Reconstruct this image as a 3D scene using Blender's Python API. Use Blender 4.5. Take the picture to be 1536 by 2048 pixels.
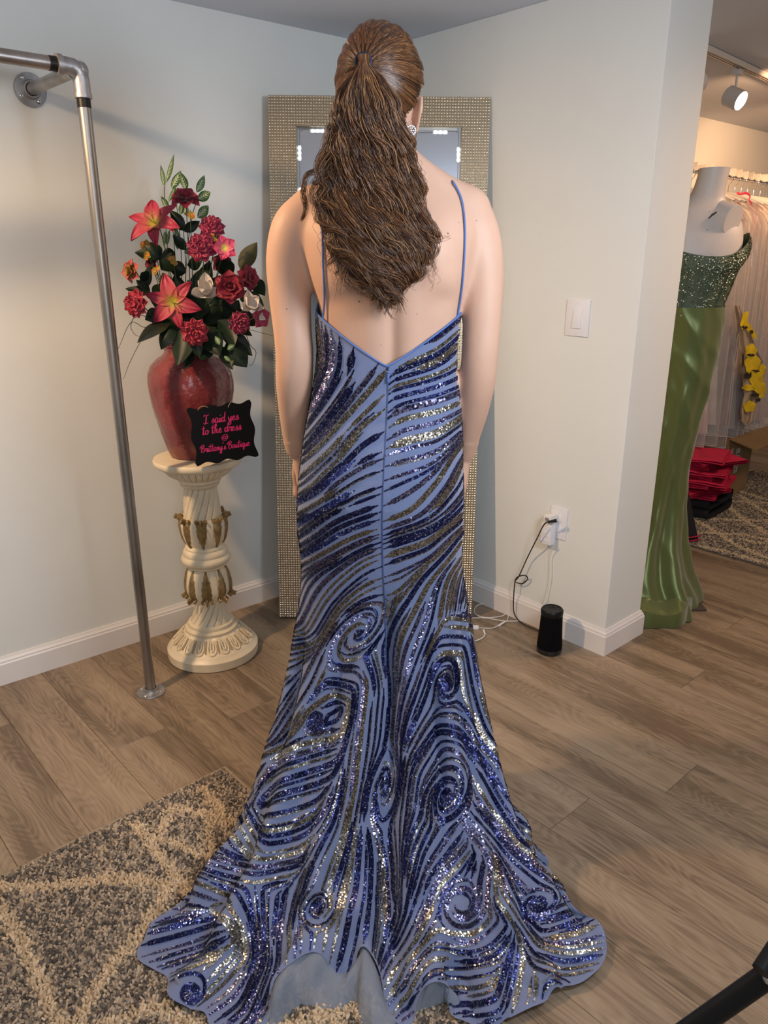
import bpy, bmesh, math, random
import numpy as np
from mathutils import Vector, Matrix, Euler
random.seed(7); rng = np.random.default_rng(7)
PI = math.pi
SC = bpy.context.scene
COL = SC.collection
for o in list(bpy.data.objects): bpy.data.objects.remove(o)

# ------------------------------------------------------------------ camera
CAM_H = 1.38; FPX = 1515.0; PITCH = math.radians(18.85); YAW = math.radians(48.1)
Hd = np.array([math.cos(YAW), math.sin(YAW), 0.0]); Rt = np.array([math.sin(YAW), -math.cos(YAW), 0.0]); Zu = np.array([0, 0, 1.0])
Fw = Hd*math.cos(PITCH)-Zu*math.sin(PITCH); Up = Hd*math.sin(PITCH)+Zu*math.cos(PITCH)
O0 = np.array([0, 0, CAM_H])
cd = bpy.data.cameras.new('camera'); cam = bpy.data.objects.new('camera', cd); COL.objects.link(cam)
cd.sensor_fit = 'HORIZONTAL'; cd.sensor_width = 36.0; cd.lens = 36.0*FPX/1536.0; cd.clip_start = 0.02
cam.matrix_world = Matrix(((Rt[0], Up[0], -Fw[0], 0), (Rt[1], Up[1], -Fw[1], 0), (Rt[2], Up[2], -Fw[2], CAM_H), (0, 0, 0, 1)))
SC.camera = cam
SC.view_settings.view_transform = 'Standard'; SC.view_settings.look = 'None'
SC.view_settings.gamma = 1.0; SC.view_settings.use_curve_mapping = False
SC.view_settings.exposure = 0.15
w = bpy.data.worlds.new('world'); SC.world = w; w.use_nodes = True
w.node_tree.nodes['Background'].inputs[0].default_value = (0.95, 0.93, 1.0, 1)
w.node_tree.nodes['Background'].inputs[1].default_value = 0.14

def light(kind, loc, target, energy, color, size=0.1, size_y=None, spot=None, blend=0.5, shape=None):
    ld = bpy.data.lights.new('light', kind); ld.energy = energy; ld.color = color
    if kind == 'AREA':
        ld.size = size
        if size_y: ld.shape = 'RECTANGLE'; ld.size_y = size_y
        if shape: ld.shape = shape
    else: ld.shadow_soft_size = size
    if spot: ld.spot_size = math.radians(spot); ld.spot_blend = blend
    o = bpy.data.objects.new('light', ld); COL.objects.link(o); o.location = loc
    d = Vector(target)-Vector(loc); o.rotation_euler = d.to_track_quat('-Z', 'Y').to_euler()
    return o
# warm ceiling spot to the left of the frame (casts the speaker's shadow on the right-hand wall)
light('SPOT', (0.0, 1.95, 2.05), (1.75, 1.6, 0.1), 100, (1.0, 0.66, 0.38), 0.045, spot=112, blend=1.0)
# cool ring light on the tripod, right of the camera
light('AREA', (1.05, 0.00, 1.62), (1.05, 1.5, 1.05), 15, (0.82, 0.89, 1.0), 0.36, shape='DISK')
# daylight from the shop window behind the camera
light('AREA', (-1.0, -1.9, 1.55), (1.5, 1.9, 1.3), 20, (0.82, 0.90, 1.0), 2.0, 1.0)
# ceiling lamps of the shop floor behind the camera
light('AREA', (-0.3, -0.2, 2.10), (-0.1, 0.2, 0.0), 9, (1.0, 0.9, 0.80), 0.6, 0.6)
# lamps of the further room
light('AREA', (3.6, 0.4, 2.10), (3.5, 0.7, 0.0), 17, (1.0, 0.70, 0.46), 0.5, 0.5)

light('SPOT', (3.35, 0.45, 2.06), (2.35, 1.287, 0.9), 32, (1.0, 0.58, 0.32), 0.05, spot=80, blend=1.0)  # extra unseen spot, added to warm the end face of the wall column

# ------------------------------------------------------------------ helpers
def ray(x, y): return Fw+Rt*(x-768.0)/FPX-Up*(y-1024.0)/FPX
def onz(x, y, z=0.0):
    d = ray(x, y); return O0+d*(z-CAM_H)/d[2]
def onplane(x, y, ax, v):
    d = ray(x, y); return O0+d*(v-O0[ax])/d[ax]
def atD(x, y, D):
    d = ray(x, y); return O0+d*D/(d@Hd)
def loc3(q): return np.array([q@Rt, q@Hd, q[2]])          # world -> (lateral, forward, up)
def W(l, d, z): return Rt*l+Hd*d+Zu*z                      # (lateral, forward, up) -> world
def pxof(P):                                               # (...,3) lateral frame -> pixels
    zc = P[..., 1]*math.cos(PITCH)+(CAM_H-P[..., 2])*math.sin(PITCH)
    yc = P[..., 1]*math.sin(PITCH)-(CAM_H-P[..., 2])*math.cos(PITCH)
    return 768+FPX*P[..., 0]/zc, 1024-FPX*yc/zc
ROTZ = YAW-PI/2

def np_mesh(name, V, F, smooth=False, mats=None, mi=None):
    V = np.asarray(V, dtype=np.float32).reshape(-1, 3); F = np.asarray(F, dtype=np.int32); k = F.shape[1]; n = len(F)
    me = bpy.data.meshes.new(name); me.vertices.add(len(V)); me.vertices.foreach_set('co', V.ravel())
    me.loops.add(n*k); me.loops.foreach_set('vertex_index', F.ravel())
    me.polygons.add(n); me.polygons.foreach_set('loop_start', np.arange(0, n*k, k, dtype=np.int32))
    me.polygons.foreach_set('loop_total', np.full(n, k, dtype=np.int32))
    for m in (mats or []): me.materials.append(m)
    if mi is not None: me.polygons.foreach_set('material_index', np.asarray(mi, dtype=np.int32))
    if smooth: me.polygons.foreach_set('use_smooth', np.ones(n, dtype=bool))
    me.update(calc_edges=True); me.validate()
    return me

class G:
    def __init__(s): s.v = []; s.f = []; s.m = []; s.cur = 0
    def add(s, vs, fs):
        b = len(s.v); s.v += [tuple(float(c) for c in v) for v in vs]
        s.f += [tuple(b+i for i in f) for f in fs]; s.m += [s.cur]*len(fs); return s
    def box(s, a, b, bev=0.0, M=None):
        x0, y0, z0 = a; x1, y1, z1 = b
        if bev <= 0:
            vs = [(x0,y0,z0),(x1,y0,z0),(x1,y1,z0),(x0,y1,z0),(x0,y0,z1),(x1,y0,z1),(x1,y1,z1),(x0,y1,z1)]
            fs = [(3,2,1,0),(4,5,6,7),(0,1,5,4),(1,2,6,5),(2,3,7,6),(3,0,4,7)]
        else:
            bm = bmesh.new(); bmesh.ops.create_cube(bm, size=1)
            for v in bm.verts:
                v.co.x = x0 if v.co.x < 0 else x1; v.co.y = y0 if v.co.y < 0 else y1; v.co.z = z0 if v.co.z < 0 else z1
            bmesh.ops.bevel(bm, geom=list(bm.edges), offset=bev, segments=2, affect='EDGES', profile=0.6)
            bm.verts.index_update(); vs = [tuple(v.co) for v in bm.verts]; fs = [tuple(v.index for v in f.verts) for f in bm.faces]; bm.free()
        if M is not None: vs = [M @ Vector(v) for v in vs]
        return s.add(vs, fs)
    def tube(s, pts, r, n=10, cap=True, ell=None, ref=None):
        P = [Vector(p) for p in pts]; k = len(P); R = r if hasattr(r, '__len__') else [r]*k
        T = [(P[min(i+1, k-1)]-P[max(i-1, 0)]).normalized() for i in range(k)]
        u = Vector(ref) if ref is not None else (Vector((0, 0, 1)) if abs(T[0].z) < 0.9 else Vector((1, 0, 0)))
        vs = []; fs = []
        for i in range(k):
            u = (u-T[i]*u.dot(T[i]))
            u = u.normalized() if u.length > 1e-6 else T[i].orthogonal().normalized()
            b = T[i].cross(u)
            for j in range(n):
                a = 2*PI*j/n; e = ell[i] if (ell is not None and hasattr(ell, '__len__')) else (ell or 1.0)
                vs.append(P[i]+u*math.cos(a)*R[i]+b*math.sin(a)*R[i]*e)
        for i in range(k-1):
            for j in range(n):
                j2 = (j+1) % n; fs.append((i*n+j, i*n+j2, (i+1)*n+j2, (i+1)*n+j))
        if cap: fs.append(tuple(range(n))[::-1]); fs.append(tuple((k-1)*n+j for j in range(n)))
        return s.add(vs, fs)
    def lathe(s, prof, n=48, fn=None, c=(0, 0, 0), cap=True):
        vs = []; fs = []; k = len(prof)
        for i, (r, z) in enumerate(prof):
            for j in range(n):
                a = 2*PI*j/n; rr, zz = (fn(r, z, a) if fn else (r, z))
                vs.append((c[0]+rr*math.cos(a), c[1]+rr*math.sin(a), c[2]+zz))
        for i in range(k-1):
            for j in range(n):
                j2 = (j+1) % n; fs.append((i*n+j, i*n+j2, (i+1)*n+j2, (i+1)*n+j))
        if cap: fs.append(tuple(range(n))[::-1]); fs.append(tuple((k-1)*n+j for j in range(n)))
        return s.add(vs, fs)
    def ball(s, c, r, nu=12, nv=8, M=None):
        r = r if hasattr(r, '__len__') else (r, r, r); vs = []; fs = []
        for i in range(nv+1):
            t = PI*i/nv
            for j in range(nu):
                a = 2*PI*j/nu; v = Vector((r[0]*math.sin(t)*math.cos(a), r[1]*math.sin(t)*math.sin(a), -r[2]*math.cos(t)))
                if M is not None: v = M @ v
                vs.append(Vector(c)+v)
        for i in range(nv):
            for j in range(nu):
                j2 = (j+1) % nu; fs.append((i*nu+j, i*nu+j2, (i+1)*nu+j2, (i+1)*nu+j))
        return s.add(vs, fs)
    def grid(s, fn, nu, nv):
        vs = [fn(i/nu, j/nv) for j in range(nv+1) for i in range(nu+1)]
        fs = [(j*(nu+1)+i, j*(nu+1)+i+1, (j+1)*(nu+1)+i+1, (j+1)*(nu+1)+i) for j in range(nv) for i in range(nu)]
        return s.add(vs, fs)
    def prism(s, poly, d):          # poly in xy, from z=0 to z=d
        n = len(poly); vs = [(x, y, 0) for x, y in poly]+[(x, y, d) for x, y in poly]
        fs = [tuple(range(n))[::-1], tuple(range(n, 2*n))]+[(i, (i+1) % n, n+(i+1) % n, n+i) for i in range(n)]
        return s.add(vs, fs)
    def xf(s, M): s.v = [tuple(M @ Vector(v)) for v in s.v]; return s
    def mesh(s, name, mats, smooth=True, weld=False):
        me = bpy.data.meshes.new(name); me.from_pydata(s.v, [], s.f)
        for m in (mats if isinstance(mats, (list, tuple)) else [mats]): me.materials.append(m)
        if any(s.m): me.polygons.foreach_set('material_index', s.m)
        if smooth is True: me.polygons.foreach_set('use_smooth', [True]*len(me.polygons)); me.set_sharp_from_angle(angle=math.radians(40)) if hasattr(me, 'set_sharp_from_angle') else None
        me.update(); return me

def link(name, me, parent=None, loc=None, rot=None, kind=None):
    o = bpy.data.objects.new(name, me); COL.objects.link(o)
    if parent is not None: o.parent = parent
    if loc is not None: o.location = loc
    if rot is not None: o.rotation_euler = rot
    if kind: o['kind'] = kind
    return o
def obj(name, g, mats, parent=None, smooth=True, kind=None, loc=None, rot=None, label=None):
    o = link(name, g.mesh(name, mats, smooth), parent, loc, rot, kind)
    if label: o['label'] = label
    return o
def tag(o, label, cat, group=None, kind=None):
    o['label'] = label; o['category'] = cat
    if group: o['group'] = group
    if kind: o['kind'] = kind
    return o
def thing(name, label, cat, loc=(0, 0, 0), rotz=0.0, group=None, rot=None):
    o = bpy.data.objects.new(name, None); COL.objects.link(o); o.location = tuple(loc)
    o.rotation_euler = rot if rot is not None else (0, 0, rotz); o.empty_display_size = 0.05
    return tag(o, label, cat, group)

# ------------------------------------------------------------------ materials
def mat(name, color, rough=0.5, metal=0.0, spec=None, bdist=0.002, var=0.0, vscale=8.0, bump=0.0, bscale=200.0, coat=0.0, trans=0.0, sss=0.0, emit=None, estr=0.0, alpha=1.0, island=None, ior=None, sheen=0.0, vstretch=(1, 1, 1)):
    m = bpy.data.materials.new(name); m.use_nodes = True; nt = m.node_tree; N = nt.nodes; L = nt.links; b = N['Principled BSDF']
    b.inputs['Roughness'].default_value = rough; b.inputs['Metallic'].default_value = metal
    b.inputs['Coat Weight'].default_value = coat; b.inputs['Transmission Weight'].default_value = trans
    b.inputs['Alpha'].default_value = alpha; b.inputs['Sheen Weight'].default_value = sheen
    if spec is not None: b.inputs['Specular IOR Level'].default_value = spec
    if ior: b.inputs['IOR'].default_value = ior
    if sss: b.inputs['Subsurface Weight'].default_value = sss; b.inputs['Subsurface Radius'].default_value = (0.02, 0.008, 0.004); b.inputs['Subsurface Scale'].default_value = 0.5
    c = tuple(color)+(1,); b.inputs['Base Color'].default_value = c
    tc = N.new('ShaderNodeTexCoord'); mp = N.new('ShaderNodeMapping'); L.new(tc.outputs['Object'], mp.inputs[0]); mp.inputs['Scale'].default_value = vstretch
    if island:
        g = N.new('ShaderNodeNewGeometry'); r = N.new('ShaderNodeValToRGB'); L.new(g.outputs['Random Per Island'], r.inputs[0])
        cr = r.color_ramp; cr.interpolation = 'LINEAR'
        for i, (p, cc) in enumerate(island):
            e = cr.elements[i] if i < 2 else cr.elements.new(p); e.position = p; e.color = tuple(cc)+(1,)
        L.new(r.outputs[0], b.inputs['Base Color']); src = r.outputs[0]
    else: src = None
    if var:
        nz = N.new('ShaderNodeTexNoise'); nz.inputs['Scale'].default_value = vscale; nz.inputs['Detail'].default_value = 5; L.new(mp.outputs[0], nz.inputs[0])
        mx = N.new('ShaderNodeMix'); mx.data_type = 'RGBA'; mx.blend_type = 'MULTIPLY'; mx.inputs[0].default_value = 1.0
        rr = N.new('ShaderNodeMapRange'); rr.inputs[1].default_value = 0.3; rr.inputs[2].default_value = 0.7; rr.inputs[3].default_value = 1-var; rr.inputs[4].default_value = 1+var*0.6
        L.new(nz.outputs[0], rr.inputs[0]); L.new(rr.outputs[0], mx.inputs[7])
        if src: L.new(src, mx.inputs[6])
        else: mx.inputs[6].default_value = c
        L.new(mx.outputs[2], b.inputs['Base Color'])
    if bump:
        nz = N.new('ShaderNodeTexNoise'); nz.inputs['Scale'].default_value = bscale; nz.inputs['Detail'].default_value = 3; L.new(mp.outputs[0], nz.inputs[0])
        bp = N.new('ShaderNodeBump'); bp.inputs['Strength'].default_value = bump; bp.inputs['Distance'].default_value = bdist
        L.new(nz.outputs[0], bp.inputs['Height']); L.new(bp.outputs[0], b.inputs['Normal'])
    if emit: b.inputs['Emission Color'].default_value = tuple(emit)+(1,); b.inputs['Emission Strength'].default_value = estr
    return m

def wood_mat():
    m = mat('oak_laminate', (0.3, 0.22, 0.15), 0.42); nt = m.node_tree; N = nt.nodes; L = nt.links; b = N['Principled BSDF']
    tc = N.new('ShaderNodeTexCoord'); oi = N.new('ShaderNodeObjectInfo')
    off = N.new('ShaderNodeVectorMath'); off.operation = 'SCALE'; off.inputs[0].default_value = (37.0, 91.0, 13.0); L.new(oi.outputs['Random'], off.inputs['Scale'])
    ad = N.new('ShaderNodeVectorMath'); L.new(tc.outputs['Object'], ad.inputs[0]); L.new(off.outputs[0], ad.inputs[1])
    def mapped(sc):
        mp = N.new('ShaderNodeMapping'); mp.inputs['Scale'].default_value = sc; L.new(ad.outputs[0], mp.inputs[0]); return mp.outputs[0]
    n0 = N.new('ShaderNodeTexNoise'); n0.inputs['Scale'].default_value = 1; n0.inputs['Detail'].default_value = 2; L.new(mapped((7, 1.6, 1)), n0.inputs[0])
    # cathedral grain: bands of a distorted field
    mul = N.new('ShaderNodeMath'); mul.operation = 'MULTIPLY'; mul.inputs[1].default_value = 190.0; L.new(n0.outputs[0], mul.inputs[0])
    sn = N.new('ShaderNodeMath'); sn.operation = 'SINE'; L.new(mul.outputs[0], sn.inputs[0])
    n1 = N.new('ShaderNodeTexNoise'); n1.inputs['Scale'].default_value = 1; n1.inputs['Detail'].default_value = 6; n1.inputs['Roughness'].default_value = 0.65; L.new(mapped((160, 5, 1)), n1.inputs[0])
    n2 = N.new('ShaderNodeTexNoise'); n2.inputs['Scale'].default_value = 1; n2.inputs['Detail'].default_value = 4; L.new(mapped((14, 1.5, 1)), n2.inputs[0])
    r = N.new('ShaderNodeValToRGB'); cr = r.color_ramp; cr.elements[0].position = 0.30; cr.elements[0].color = (0.135, 0.096, 0.062, 1); cr.elements[1].position = 0.76; cr.elements[1].color = (0.35, 0.268, 0.185, 1)
    e = cr.elements.new(0.5); e.color = (0.250, 0.184, 0.124, 1)
    s1 = N.new('ShaderNodeMath'); s1.operation = 'MULTIPLY_ADD'; s1.inputs[1].default_value = 0.05; L.new(sn.outputs[0], s1.inputs[0]); L.new(n2.outputs[0], s1.inputs[2])
    s2 = N.new('ShaderNodeMath'); s2.operation = 'MULTIPLY_ADD'; s2.inputs[1].default_value = 0.56; s2.inputs[2].default_value = -0.28; L.new(n1.outputs[0], s2.inputs[0])
    s3 = N.new('ShaderNodeMath'); s3.operation = 'ADD'; L.new(s1.outputs[0], s3.inputs[0]); L.new(s2.outputs[0], s3.inputs[1])
    s4 = N.new('ShaderNodeMath'); s4.operation = 'MULTIPLY_ADD'; s4.inputs[1].default_value = 0.05; L.new(oi.outputs['Random'], s4.inputs[0]); L.new(s3.outputs[0], s4.inputs[2])
    s5 = N.new('ShaderNodeMath'); s5.operation = 'SUBTRACT'; s5.inputs[1].default_value = 0.05; L.new(s4.outputs[0], s5.inputs[0])
    L.new(s5.outputs[0], r.inputs[0]); L.new(r.outputs[0], b.inputs['Base Color'])
    bp = N.new('ShaderNodeBump'); bp.inputs['Strength'].default_value = 0.25; bp.inputs['Distance'].default_value = 0.001; L.new(s3.outputs[0], bp.inputs['Height']); L.new(bp.outputs[0], b.inputs['Normal'])
    return m
M_wall = mat('wall_paint', (0.78, 0.80, 0.77), 0.75, var=0.03, vscale=2.5, bump=0.12, bscale=260)
M_ceil = mat('ceiling_paint', (0.68, 0.72, 0.80), 0.85)
M_base = mat('baseboard_paint', (0.80, 0.77, 0.75), 0.38, var=0.04, vscale=5)
M_wood = wood_mat()
M_dark = mat('underlay', (0.05, 0.035, 0.025), 0.9)
M_galv = mat('galvanised_steel', (0.36, 0.345, 0.33), 0.36, 0.9, var=0.4, vscale=14, bump=0.05, bscale=120, vstretch=(1, 1, 0.25))
M_cast = mat('cast_fitting', (0.42, 0.42, 0.43), 0.42, 0.85, var=0.2, vscale=40, bump=0.3, bscale=180)
M_thread = mat('black_thread', (0.02, 0.018, 0.016), 0.4, 0.5)
M_black = mat('black_plastic', (0.008, 0.008, 0.009), 0.42, spec=0.25)
M_blackmesh = mat('black_mesh_fabric', (0.004, 0.004, 0.005), 0.8, spec=0.08, bump=0.8, bscale=900)
M_white = mat('white_plastic', (0.82, 0.82, 0.85), 0.35)
M_chrome = mat('chrome', (0.8, 0.8, 0.8), 0.12, 1.0)
M_glassm = mat('mirror_glass', (0.86, 0.89, 0.92), 0.015, 1.0)
M_frame = mat('champagne_metal', (0.34, 0.28, 0.20), 0.36, 0.85, var=0.15, vscale=3)
M_stud = mat('champagne_stud', (0.80, 0.72, 0.56), 0.22, 1.0)
M_led = mat('led', (1, 1, 1), 0.3, emit=(0.85, 0.95, 1.0), estr=9)
M_ledstrip = mat('led_module', (0.6, 0.65, 0.7), 0.3)
# ------------------------------------------------------------------ setting
CZ = 2.13
g = G(); g.box((-2.2, -2.4, -0.06), (7.0, 3.0, -0.012)); fl = obj('floor', g, M_dark, smooth=False, kind='structure')
PW = 0.174; x0 = 1.352-PW*14
shapes = {}
def plank_mesh(w_, l_):
    key = (round(l_, 3), round(w_, 3))
    if key not in shapes:
        a, b = w_/2-0.0004, l_/2-0.0004; e = 0.0012; gg = G()
        vs = [(-a,-b,-0.012),(a,-b,-0.012),(a,b,-0.012),(-a,b,-0.012),(-a,-b,-0.0012),(a,-b,-0.0012),(a,b,-0.0012),(-a,b,-0.0012),(-a+e,-b+e,0),(a-e,-b+e,0),(a-e,b-e,0),(-a+e,b-e,0)]
        fs = [(3,2,1,0)]+[(i, (i+1) % 4, 4+(i+1) % 4, 4+i) for i in range(4)]+[(4+i, 4+(i+1) % 4, 8+(i+1) % 4, 8+i) for i in range(4)]+[(8,9,10,11)]
        gg.add(vs, fs); shapes[key] = gg.mesh('plank', M_wood, False)
    return shapes[key]
rowoff = {14: 0.877, 15: 0.18, 16: 0.752, 17: 0.42, 13: 0.25, 12: 0.62}
for k in range(0, 40):
    xc = x0+PW*(k+0.5); st = rowoff.get(k, (k*0.437) % 1.22); y = st-1.22*3
    while y < 2.95:
        a, b = max(y, -1.2), min(y+1.22, 2.95)
        if b-a > 0.05 and not (xc < -0.6): link('plank', plank_mesh(PW, b-a), fl, (xc, (a+b)/2, 0))
        y += 1.22
g = G(); g.box((-2.2, -2.4, CZ), (7.0, 3.0, CZ+0.08)); obj('ceiling', g, M_ceil, smooth=False, kind='structure')
WLY0, WLY1 = 2.534, 2.472     # the left wall leans very slightly into the room towards the corner
def wl(x): return WLY0+(WLY1-WLY0)*(x-0.5)/(2.224-0.5)
g = G(); a, b = -2.2, 2.30
g.add([(a, wl(a), 0), (b, wl(b), 0), (b, wl(b)+0.12, 0), (a, wl(a)+0.12, 0), (a, wl(a), CZ), (b, wl(b), CZ), (b, wl(b)+0.12, CZ), (a, wl(a)+0.12, CZ)], [(3,2,1,0),(4,5,6,7),(0,1,5,4),(1,2,6,5),(2,3,7,6),(3,0,4,7)])
obj('wall_left', g, M_wall, smooth=False, kind='structure')
g = G(); g.box((2.224, 1.287, 0), (2.462, 2.75, CZ), 0.003); obj('wall_right', g, M_wall, smooth=False, kind='structure')
g = G(); g.box((2.462, 2.42, 0), (6.9, 2.55, CZ)); obj('wall_back', g, M_wall, smooth=False, kind='structure')
g = G(); g.box((6.8, -2.4, 0), (6.9, 2.42, CZ)); obj('wall_far', g, M_wall, smooth=False, kind='structure')
g = G(); g.box((-2.3, -2.4, 0), (-2.2, 2.7, CZ)); obj('wall_side', g, M_wall, smooth=False, kind='structure')
g = G(); g.box((-2.3, -2.5, 0), (6.9, -2.4, CZ)); obj('wall_front', g, M_wall, smooth=False, kind='structure')
BB = [(0, 0), (0.014, 0), (0.014, 0.074), (0.011, 0.079), (0.011, 0.084), (0.006, 0.092), (0.004, 0.098), (0, 0.098)]
def baseboard(name, p0, p1, n, m0=0.0, m1=0.0):   # profile extruded from p0 to p1, n = outward normal, m = mitre
    g = G(); p0 = np.array(p0); p1 = np.array(p1); n = np.array(n); t = (p1-p0)/np.linalg.norm(p1-p0); vs = []
    for p, mm in ((p0, -m0), (p1, m1)):
        for (o_, z) in BB: q = p+n*o_+t*mm*o_; vs.append((q[0], q[1], z))
    k = len(BB); g.add(vs, [(i, (i+1) % k, k+(i+1) % k, k+i) for i in range(k)]+[tuple(range(k))[::-1], tuple(range(k, 2*k))])
    return obj(name, g, M_base, smooth=False, kind='structure')
baseboard('baseboard_left', (-2.2, wl(-2.2)), (2.224, wl(2.224)), (0, -1), 0, -1)
baseboard('baseboard_right', (2.224, wl(2.224)), (2.224, 1.287), (-1, 0), -1, 1)
baseboard('baseboard_column', (2.224, 1.287), (2.462, 1.287), (0, -1), 1, 1)
baseboard('baseboard_passage', (2.462, 1.287), (2.462, 2.42), (1, 0), 1, -1)
baseboard('baseboard_back', (2.462, 2.42), (6.8, 2.42), (0, -1), -1, -1)
g = G()
for z0, z1, xx, dx in ((0, CZ, 0, 0),): pass
# ------------------------------------------------------------------ light switch, outlet
t = thing('light_switch', 'white decorator light switch with flat rocker on the right-hand wall', 'switch', (2.224, 1.506, 1.176))
g = G(); g.box((-0.007, -0.045, -0.060), (0.0, 0.045, 0.060), 0.003); obj('switch_plate', g, M_white, t)
g = G(); g.box((-0.011, -0.0165, -0.034), (-0.006, 0.0165, 0.034), 0.0015, M=Matrix.Rotation(0.05, 4, 'Y')); obj('rocker', g, M_white, t)
for zz in (-0.049, 0.049):
    g = G(); g.ball((-0.0072, 0, zz), (0.0012, 0.003, 0.003), 8, 6); obj('screw', g, M_white, t)
t = thing('wall_outlet', 'white wall outlet plate low on the right-hand wall behind two chargers', 'outlet', (2.224, 1.518, 0.445))
g = G(); g.box((-0.006, -0.036, -0.060), (0.0, 0.036, 0.060), 0.0025); obj('outlet_plate', g, M_white, t)
for zz in (-0.02, 0.02):
    g = G(); g.box((-0.008, -0.016, zz-0.014), (-0.005, 0.016, zz+0.014), 0.0015); obj('socket', g, M_white, t)
M_ivory = mat('ivory_plastic', (0.85, 0.82, 0.76), 0.3)
t = thing('usb_charger', 'small cube charger in the upper socket with a black plug in it', 'charger', (2.216, 1.534, 0.467))
g = G(); g.box((-0.045, -0.015, -0.014), (0.0, 0.017, 0.014), 0.005); obj('charger_body', g, M_ivory, t)
g = G(); g.box((-0.0465, -0.008, -0.006), (-0.044, 0.008, 0.006), 0.001); obj('usb_port', g, mat('grey_port', (0.25, 0.25, 0.26), 0.4), t)
t = thing('power_adapter', 'white ribbed power adapter hanging below the cube charger', 'charger', (2.216, 1.546, 0.407))
g = G(); g.box((-0.034, -0.026, -0.045), (0.0, 0.022, 0.040), 0.008); obj('adapter_body', g, M_white, t)
for i in range(9):
    g = G(); g.box((-0.0355, -0.018, -0.030+i*0.007), (-0.033, 0.004, -0.0268+i*0.007), 0.0005); obj('rib', g, M_white, t)
g = G(); g.ball((-0.034, 0.015, -0.028), (0.0012, 0.002, 0.002), 8, 6); obj('indicator_light', g, mat('blue_led', (0.1, 0.15, 1), 0.3, emit=(0.1, 0.15, 1.0), estr=4), t)
def smooth_path(P, n=8):
    P = [np.array(p, dtype=float) for p in P]; P = [2*P[0]-P[1]]+P+[2*P[-1]-P[-2]]; out = []
    for i in range(1, len(P)-2):
        for k in range(n):
            u = k/n; out.append(0.5*((2*P[i])+(-P[i-1]+P[i+1])*u+(2*P[i-1]-5*P[i]+4*P[i+1]-P[i+2])*u*u+(-P[i-1]+3*P[i]-3*P[i+1]+P[i+2])*u**3))
    out.append(P[-2]); return out
def wallp(x, y, dx=0.012): return onplane(x, y, 0, 2.224-dx)
def fz(x, y, z=0.004): return onz(x, y, z)
# black cable: plug, drop, loop, on to the speaker
M_bcable = mat('black_cable', (0.012, 0.012, 0.012), 0.4); M_wcable = mat('white_cable', (0.78, 0.77, 0.76), 0.4)
pts = [onplane(1107, 1042, 0, 2.155), onplane(1090, 1047, 0, 2.15), onplane(1075, 1075, 0, 2.16), wallp(1055, 1115, .03), wallp(1038, 1152, .03), wallp(1030, 1163, .03), wallp(1045, 1167, .02), wallp(1055, 1158, .02), wallp(1050, 1151, .03), wallp(1034, 1155, .035), wallp(1029, 1172, .035), wallp(1027, 1218, .03)]
q = fz(1034, 1237, .01); pts += [q, fz(1050, 1250), fz(1068, 1257), fz(1078, 1262)]
t = thing('charging_cable', 'thin black cable with a loop hanging from the cube charger towards the speaker', 'cable', (0, 0, 0))
g = G(); g.tube(smooth_path(pts), 0.0024, 8); obj('cord', g, M_bcable, t)
g = G(); g.tube([onplane(1113, 1041, 0, 2.163), onplane(1096, 1044, 0, 2.150)], [0.0065, 0.0045], 10); obj('plug', g, M_black, t)
t = thing('lamp_cable', 'white cable running from the power adapter over the floor behind the dress', 'cable', (0, 0, 0))
pts = [onplane(1108, 1090, 0, 2.195), wallp(1101, 1112), wallp(1100, 1150), wallp(1094, 1185), wallp(1085, 1205), fz(1070, 1228), fz(1048, 1240), fz(1010, 1242), fz(970, 1236), fz(936, 1237), fz(905, 1240)]
g = G(); g.tube(smooth_path(pts), 0.0017, 8); obj('cord', g, M_wcable, t)
t = thing('dimmer_cable', 'white cable with an inline button controller lying on the floor at the mirror foot', 'cable', (0, 0, 0))
pts = [fz(920, 1255), fz(960, 1256), fz(985, 1256), fz(1002, 1248), fz(1014, 1241), fz(1015, 1228), fz(1000, 1233), fz(970, 1235), fz(950, 1227), fz(952, 1213), fz(968, 1207), fz(990, 1210)]
g = G(); g.tube(smooth_path(pts), 0.0017, 8); obj('cord', g, M_wcable, t)
A, B = fz(938, 1254, .006), fz(956, 1255, .006); dv = (B-A)/np.linalg.norm(B-A); an = math.atan2(dv[1], dv[0])
g = G(); g.box((-0.02, -0.010, -0.005), (0.02, 0.010, 0.005), 0.002); c_ = obj('controller', g, M_white, t, loc=tuple((A+B)/2), rot=(0, 0, an))
g = G(); g.lathe([(0.0038, 0.0048), (0.0036, 0.006), (0.0005, 0.006)], 14); obj('button', g, mat('grey_button', (.45, .45, .47), .4), c_)
g = G(); g.tube([fz(998, 1251, .005), fz(1009, 1244, .005)], [0.0045, 0.0035], 10); obj('connector', g, M_white, t)
t = thing('spare_cable_end', 'short white cable end curving out of the gown onto the wooden floor', 'cable', (0, 0, 0))
g = G(); g.tube(smooth_path([fz(935, 1283), fz(950, 1282), fz(966, 1275), fz(970, 1266)]), 0.0024, 8); obj('cord', g, M_wcable, t)
g = G(); g.tube([fz(970, 1268, .004), fz(967, 1260, .004)], 0.0038, 8); obj('tip', g, M_white, t)
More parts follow.
